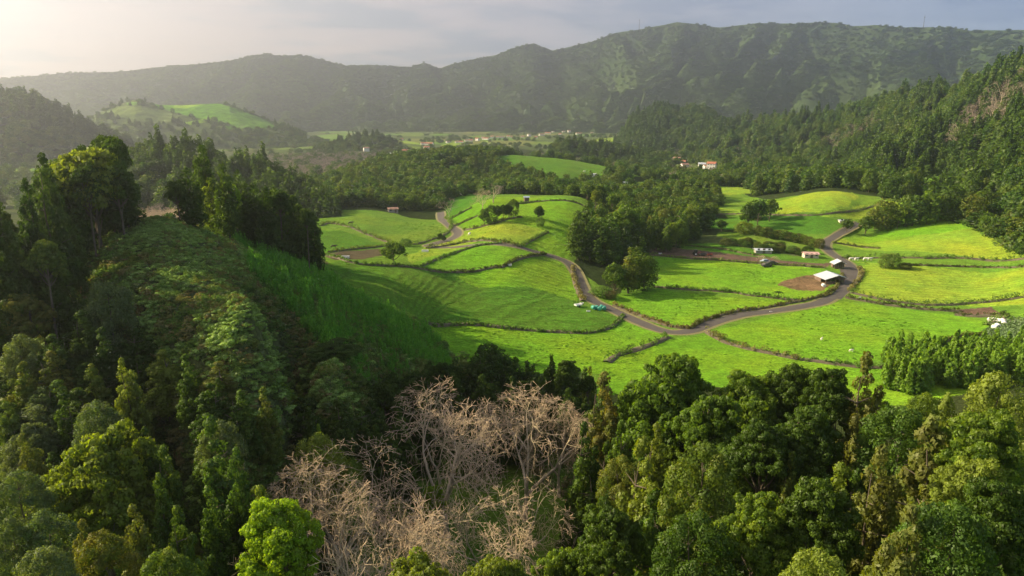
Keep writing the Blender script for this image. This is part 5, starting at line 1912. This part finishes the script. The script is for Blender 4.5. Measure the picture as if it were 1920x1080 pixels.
house(x, y, .5, 'x', 'plaster', 'zinc', 'tiny white hut on the slope right of the hill pasture', dims=(3.5, 3, 2.3, .5, 1, 1), name='field_hut', cat='hut')
x, y = hit(987, 378)
house(x, y, .2, 'x', 'timber', 'zinc2', 'little dark hut on the top edge of the knoll', dims=(2.2, 2.0, 2.1, .4, 1, 1), name='field_hut', cat='hut')
x, y = hit(737, 398)
house(x, y, .25, 'x', 'block', 'tile2', 'brown roofed cottage at the wood edge above the striped field', dims=(5, 3.4, 1.8, .7, 2, 1), name='cottage', cat='cottage')
x, y = hit(1430, 474)
house(x, y, -.05, 'x', 'block', 'zinc', 'long low shed with a whitish roof among the scrub', dims=(6.6, 3, 1.3, .5, 3, 1), name='long_shed', cat='shed')
x, y = hit(1519, 483)
house(x, y, -.1, 'x', 'plaster2', 'pinkroof', 'low shed with faded pinkish roof left of the road', dims=(5.6, 3.4, 1.7, .6, 3, 1), name='farm_shed', cat='shed')
x, y = hit(1580, 418)
house(x, y, -.1, 'x', 'plaster2', 'zinc', 'low pale hut at the foot of the hillside by the road', dims=(3.6, 2.4, 1.2, .3, 2, 1), name='roadside_hut', cat='hut')


def barn(px, py, rz, w_, d_, label):
    """open farm shed: posts, back and side walls, two sheet roof slopes"""
    x, y = hit(px, py)
    e = link('barn', None, None, (x, y, ground_at(x, y)))
    e.rotation_euler = (0, 0, rz)
    a, b = w_ / 2, d_ / 2
    rx = a * .25
    hl, hr, ht = 1.9, 2.3, 3.1
    m = MB(); m.box(-a, a, b - .15, b, -.4, 2.0); m.build('back_wall', M['block'], e)
    m = MB(); m.box(a - .15, a, -b, b - .17, -.4, 2.1); m.build('side_wall', M['block'], e)
    m = MB(); m.box(-a, -a + .15, -b * .1, b - .17, -.4, 1.7); m.build('side_wall', M['timber'], e)
    m = MB(); m.box(-a + .2, -.2, -b + .02, -b + .12, -.3, .9); m.build('low_wall', M['timber'], e)
    for k in range(5):
        xx = -a + .1 + (w_ - .2) * k / 4
        top = hl + (ht - hl) * (xx + a) / (rx + a) if xx < rx else ht - (ht - hr) * (xx - rx) / (a - rx)
        m = MB(); m.box(xx - .08, xx + .08, -b - .02, -b + .14, -.4, top - .05); m.build('post', M['timber'], e)
    o_ = .45
    for (x0, z0, x1, z1, mt) in ((-a - o_, hl - .12, rx, ht, 'zinc'), (rx + .01, ht, a + o_, hr - .12, 'zinc2')):
        m = MB()
        n_ = 26
        for k in range(n_):            # corrugated sheet
            y0 = -b - o_ + (d_ + 2 * o_) * k / n_
            y1 = -b - o_ + (d_ + 2 * o_) * (k + 1) / n_
            r0, r1 = (0, .035) if k % 2 else (.035, 0)
            m.poly((x0, y0, z0 + r0), (x1, y0, z1 + r0), (x1, y1, z1 + r1), (x0, y1, z0 + r1))
        m.poly((x0, -b - o_, z0), (x1, -b - o_, z1), (x1, -b - o_, z1 - .14), (x0, -b - o_, z0 - .14))
        m.poly((x0, -b - o_, z0 - .14), (x0, b + o_, z0 - .14), (x0, b + o_, z0 + .02), (x0, -b - o_, z0 + .02))
        m.build('roof', M[mt], e)
    tag(e, label, 'barn')
    return e


barn(1555, 528, .15, 7.2, 6.6, 'open barn with pale sheet roof beside the road and the trampled soil')
barn(1570, 502, -.05, 3.6, 3.4, 'small open shed with white roof behind the larger barn')

# ------------------------------------------------------------------ bales, animals, vehicles and small things
def bale_mesh(mat):
    m = MB()
    k = 18
    rings = [(-.62, .50), (-.60, .60), (-.3, .635), (.3, .635), (.60, .60), (.62, .50)]
    for zz, rr in rings:
        for i in range(k):
            t = 6.2832 * i / k
            m.v.append((math.cos(t) * rr, zz, .6 + math.sin(t) * rr * .96))
    for j in range(len(rings) - 1):
        for i in range(k):
            m.f.append((j * k + i, j * k + (i + 1) % k, (j + 1) * k + (i + 1) % k, (j + 1) * k + i))
    m.f.append(tuple(range(k)))
    m.f.append(tuple((len(rings) - 1) * k + i for i in reversed(range(k))))
    me = bpy.data.meshes.new('bale')
    me.from_pydata(m.v, [], m.f)
    me.materials.append(M[mat])
    for p in me.polygons:
        p.use_smooth = len(p.vertices) == 4
    return me


bw, bg_ = bale_mesh('wrapw'), bale_mesh('wrapg')
for i, (px, py) in enumerate([(1113, 580), (1119, 580), (1124, 582), (1128, 579), (1133, 581)]):
    x, y = hit(px, py)
    o = link('hay_bale', bg_, None, (x, y, ground_at(x, y)))
    o.rotation_euler = (0, 0, RNG.uniform(-.5, .5))
    tag(o, 'green wrapped round bale in the row below the road bank', 'bale', 'green bales below the road bank')
for i, (px, py, sz) in enumerate([(1855, 603, 1), (1864, 603, 1), (1873, 605, 1), (1880, 605, 1), (1882, 609, 1), (1864, 617, 1), (1870, 614, 1)]):
    x, y = hit(px, py)
    o = link('hay_bale', bw, None, (x, y, ground_at(x, y)))
    o.rotation_euler = (0, 0, RNG.uniform(-.8, .8))
    tag(o, 'white wrapped round bale beside the leafy crop at the right', 'bale', 'white bales beside the leafy crop')
x, y = hit(1544, 538)
tag(link('hay_bale', bw, None, (x, y, ground_at(x, y))), 'single white wrapped bale in front of the barn', 'bale')


def tank(px, py, label, sx=1.0, name='water_trough'):
    x, y = hit(px, py)
    e = link(name, None, None, (x, y, ground_at(x, y)))
    e.scale = (sx, sx, sx)
    m = MB()
    m.box(-1.1, 1.1, -.6, -.5, 0, .6); m.box(-1.1, 1.1, .5, .6, 0, .6); m.box(-1.1, -1.0, -.5, .5, 0, .6); m.box(1.0, 1.1, -.5, .5, 0, .6); m.box(-1.0, 1.0, -.5, .5, 0, .1)
    m.build('basin', M['white'], e)
    m = MB(); m.box(-1.0, 1.0, -.5, .5, .101, .45); m.build('water', M['glass'], e)
    tag(e, label, 'trough')


tank(1103, 584, 'small white trough on the grass below the green bales', .5)
tank(1091, 569, 'small pale trough behind the white trailer', .5)
tank(954, 498, 'pale trough against the wavy hedge in the centre', .9)
tank(797, 472, 'white trough on the sunlit slope beside the road', 1.1)
tank(647, 484, 'white trough below the strip of bare earth at the left', 1.2)
tank(1205, 472, 'white trough at the left end of the ploughed strip', .9)
tank(1238, 476, 'small white tub on the ploughed strip', .6)
tank(1445, 585, 'tiny white tub on the verge of the road', .35)


def trailer(px, py, rz, label, mat='white', s=1.0):
    x, y = hit(px, py)
    e = link('farm_trailer', None, None, (x, y, ground_at(x, y)))
    e.rotation_euler = (0, 0, rz)
    e.scale = (s, s, s)
    m = MB()
    m.box(-1.5, 1.5, -.85, .85, .62, .72); m.box(-1.5, 1.5, -.85, -.8, .72, 1.15); m.box(-1.5, 1.5, .8, .85, .72, 1.15); m.box(-1.5, -1.45, -.8, .8, .72, 1.15); m.box(1.45, 1.5, -.8, .8, .72, 1.15)
    m.build('load_bed', M[mat], e)
    m = MB(); m.box(1.5, 2.5, -.05, .05, .52, .62); m.build('drawbar', M['darkmetal'], e)
    for sy in (-1, 1):
        m = MB(); m.tube((0, sy * .95, .38), (0, sy * 1.13, .38), .38, .38, 14); m.build('wheel', M['rubber'], e)
    tag(e, label, 'trailer')


def tractor(px, py, rz, label):
    x, y = hit(px, py)
    e = link('tractor', None, None, (x, y, ground_at(x, y)))
    e.rotation_euler = (0, 0, rz)
    m = MB(); m.box(.1, 1.9, -.38, .38, .75, 1.35); m.box(-1.0, .1, -.3, .3, .7, 1.0); m.build('body', M['redmetal'], e)
    m = MB()
    for sx in (-1.0, .08):
        for sy in (-.5, .5):
            m.box(sx - .04, sx + .04, sy - .04, sy + .04, 1.0, 2.35)
    m.box(-1.1, .2, -.58, .58, 2.35, 2.45)
    m.build('cab', M['darkmetal'], e)
    m = MB(); m.box(-.95, .03, -.48, .48, 1.3, 2.3); m.build('cab_window', M['glass'], e)
    for sx, rr in ((-.7, .75), (1.45, .45)):
        for sy in (-1, 1):
            m = MB(); m.tube((sx, sy * .6, rr), (sx, sy * .95, rr), rr, rr, 18); w_ = m.build('wheel', M['rubber'], e)
            m = MB(); m.tube((sx, sy * .951, rr), (sx, sy * .97, rr), rr * .5, rr * .5, 12); m.build('rim', M['white'], w_)
    m = MB(); m.tube((1.5, .2, 1.35), (1.5, .2, 2.0), .05, .05, 6); m.build('exhaust', M['darkmetal'], e)
    tag(e, label, 'tractor')


trailer(1084, 575, .5, 'white trailer parked at the left end of the dark road bank', 'white', .75)
tractor(1306, 479, .1, 'dark red tractor working on the ploughed strip')
trailer(1318, 480, .1, 'dark trailer behind the tractor on the ploughed strip', 'darkmetal', 1.0)
trailer(1330, 480, .3, 'small dark trailer right of the tractor and its trailer', 'redmetal', .8)


def car(px, py, rz, mat, label):
    x, y = hit(px, py)
    e = link('parked_car', None, None, (x, y, ground_at(x, y)))
    e.rotation_euler = (0, 0, rz)
    m = MB()
    prof = [(-2.0, .35), (-2.0, .85), (-1.75, 1.0), (-1.3, 1.05), (-.95, 1.48), (.55, 1.5), (1.05, 1.05), (1.9, .92), (2.0, .7), (2.0, .35)]
    n_ = len(prof)
    for sy, q in ((-.82, 1), (.82, 1)):
        for a, b in prof:
            m.v.append((a, sy * (.86 if b > 1.2 else 1), b))
    m.f.append(tuple(range(n_)))
    m.f.append(tuple(range(2 * n_ - 1, n_ - 1, -1)))
    for i in range(n_):
        m.f.append((i, n_ + i, n_ + (i + 1) % n_, (i + 1) % n_))
    m.build('body', M[mat], e)
    for sy in (-1, 1):
        m = MB(); yy = sy * .775; m.box(-.95, .75, min(yy, yy + sy * .02), max(yy, yy + sy * .02), 1.1, 1.42); m.build('window', M['glass'], e)
        for sx in (-1.25, 1.25):
            m = MB(); m.tube((sx, sy * .66, .32), (sx, sy * .84, .32), .32, .32, 14); m.build('wheel', M['rubber'], e)
    tag(e, label, 'car')


car(1435, 493, .1, 'zinc2', 'pale car parked on the soil below the rusty little trees')
car(1448, 496, -.1, 'darkmetal', 'dark car parked right of the pale car')
car(1437, 500, .2, 'darkmetal', 'dark car in front of the pale parked car')

# cow: one continuous body
def cow_mesh(mat):
    V = [(0, 0, 1.05), (.45, 0, 1.08), (.8, 0, 1.12), (1.1, 0, 1.2), (1.35, 0, 1.22), (1.62, 0, 1.02), (-.5, 0, 1.06), (-.75, 0, 1.08), (-.85, 0, .9), (-.87, 0, .5),
         (.75, .2, .75), (.76, .2, .38), (.74, .2, .02), (.75, -.2, .75), (.78, -.2, .38), (.8, -.2, .02), (-.68, .22, .75), (-.78, .22, .42), (-.7, .22, .02),
         (-.68, -.22, .75), (-.74, -.22, .42), (-.64, -.22, .02), (1.38, .14, 1.3), (1.38, -.14, 1.3)]
    E = [(0, 1), (1, 2), (2, 3), (3, 4), (4, 5), (0, 6), (6, 7), (7, 8), (8, 9), (2, 10), (10, 11), (11, 12), (2, 13), (13, 14), (14, 15), (7, 16), (16, 17), (17, 18), (7, 19), (19, 20), (20, 21), (4, 22), (4, 23)]
    Rd = [.36, .35, .30, .19, .15, .09, .35, .27, .04, .03, .12, .07, .06, .12, .07, .06, .15, .08, .06, .15, .08, .06, .04, .04]
    me = bpy.data.meshes.new('cow')
    me.from_pydata(V, E, [])
    o = bpy.data.objects.new('cow', me)
    COL.objects.link(o)
    md = o.modifiers.new('skin', 'SKIN')
    o.modifiers.new('sub', 'SUBSURF').render_levels = 1
    o.modifiers['sub'].levels = 1
    for i, r_ in enumerate(Rd):
        me.skin_vertices[0].data[i].radius = (r_, r_)
    me.skin_vertices[0].data[0].use_root = True
    bpy.context.view_layer.update()
    dg = bpy.context.evaluated_depsgraph_get()
    out = bpy.data.meshes.new_from_object(o.evaluated_get(dg))
    bpy.data.objects.remove(o)
    out.materials.clear()
    out.materials.append(M[mat])
    for p in out.polygons:
        p.use_smooth = True
        p.material_index = 0
    out.name = 'cow'
    return out


cd, cwh = cow_mesh('hide'), cow_mesh('hidew')
for px, py, rz, me, lb in [(625, 466, .2, cd, 'black cow grazing on the small dark green field at the left'), (657, 421, .1, cd, 'dark cow at the corner of the striped left field'),
                           (1595, 489, 0, cwh, 'leftmost of the pale cows standing by the straight hedge'), (1605, 489, .3, cwh, 'pale cow left of the gap by the straight hedge'),
                           (1622, 489, -.2, cwh, 'pale cow right of the gap by the straight hedge'), (1630, 489, .1, cwh, 'rightmost of the pale cows standing by the straight hedge'),
                           (1540, 638, .8, cwh, 'pale calf grazing in the middle of the big lower pasture'), (1595, 660, .2, cwh, 'second pale calf lower in the big pasture'),
                           (1611, 561, .4, cwh, 'white calf beside the hedges between the right pastures'), (880, 442, 1.2, cwh, 'white animal near the road curve on the knoll field'),
                           (1095, 323, .3, cwh, 'tiny pale cow on the round hill pasture'), (1137, 322, .3, cwh, 'second tiny pale cow on the round hill pasture')]:
    x, y = hit(px, py)
    o = link('cow', me, None, (x, y, ground_at(x, y)))
    o.rotation_euler = (0, 0, rz)
    if 'calf' in lb:
        o.scale = (.55, .55, .55)
    tag(o, lb, 'cow')

# tree fern by the hedge
x, y = hit(1458, 560)
e = link('tree_fern', None, None, (x, y, ground_at(x, y)))
m = MB()
m.tube((0, 0, -.2), (.1, 0, 1.9), .13, .10, 8)
m.build('trunk', M['darkbark'], e)
m = MB()
for i in range(14):
    a = i / 14 * 6.283 + RNG.uniform(-.15, .15)
    c_, s_ = math.cos(a), math.sin(a)
    prev = None
    for j in range(8):
        t = j / 7
        rr = 1.9 * t
        zz = 1.9 + .75 * math.sin(t * 2.2) - t * t * 1.0
        wv = .30 * math.sin(min(1, t * 1.25 + .12) * 3.1) + .02
        cur = ((.1 + c_ * rr - s_ * wv, s_ * rr + c_ * wv, zz - .07), (.1 + c_ * rr, s_ * rr, zz), (.1 + c_ * rr + s_ * wv, s_ * rr - c_ * wv, zz - .07))
        if prev:
            m.poly(prev[0], prev[1], cur[1], cur[0])
            m.poly(prev[1], prev[2], cur[2], cur[1])
        prev = cur
m.build('frond', M['dark'], e)
tag(e, 'dark tree fern with drooping fronds above the broken hedge', 'tree fern')

# masts on the rim
for px, py0, py1, lb in ((1198, 55, 42, 'thin mast on the left shoulder of the highest rim'), (1731, 46, 33, 'thin mast on the flat rim at the right')):
    th = theta_of(px, py0)
    i = int(np.clip(np.searchsorted(rim.tg, th), 0, len(rim.tg) - 1))
    k = int(np.searchsorted(rim.t, 1.0))
    bxp = (rim.X[i, k], rim.Y[i, k], rim.Z[i, k] - 2)
    e = link('radio_mast', None, None, bxp)
    hgt = 12 * math.hypot(bxp[0], bxp[1]) / F + 14
    m = MB(); m.tube((0, 0, 0), (0, 0, hgt), 1.1, .5, 6); m.build('pole', M['darkmetal'], e)
    m = MB(); m.box(-3, 3, -.4, .4, hgt * .82, hgt * .82 + .9); m.build('crossbar', M['darkmetal'], e)
    tag(e, lb, 'mast')
# posts along the road and field gates
pm = MB(); pm.tube((0, 0, -.2), (0, 0, 1.2), .07, .06, 6)
pme = bpy.data.meshes.new('fence_post'); pme.from_pydata(pm.v, [], pm.f); pme.materials.append(M['timber'])
Pl = smooth_line([(1258, 619), (1300, 617), (1330, 605), (1400, 588), (1460, 581), (1520, 571)], 4.0)
for p in Pl:
    o = link('fence_post', pme, None, (p[0] + .3, p[1] + 2.6, ground_at(p[0] + .3, p[1] + 2.6)))
    tag(o, 'wooden fence post beside the road to the barn', 'post', 'fence posts beside the road')
# ------------------------------------------------------------------ the air
hz = MB()
hz.box(-4300, 4300, -900, 5200, -75, 760)
hm = bpy.data.materials.new('haze')
hm.use_nodes = True
ht = NT(hm.node_tree)
ht.n.clear()
ho = ht.add('ShaderNodeOutputMaterial')
hv = ht.add('ShaderNodeVolumePrincipled', i={'Color': (0.80, 0.86, 1.0, 1), 'Density': 0.00022, 'Anisotropy': 0.78})
ht.l.new(hv.outputs[0], ho.inputs['Volume'])
haze = hz.build('haze', hm)
tag(haze, kind='stuff')
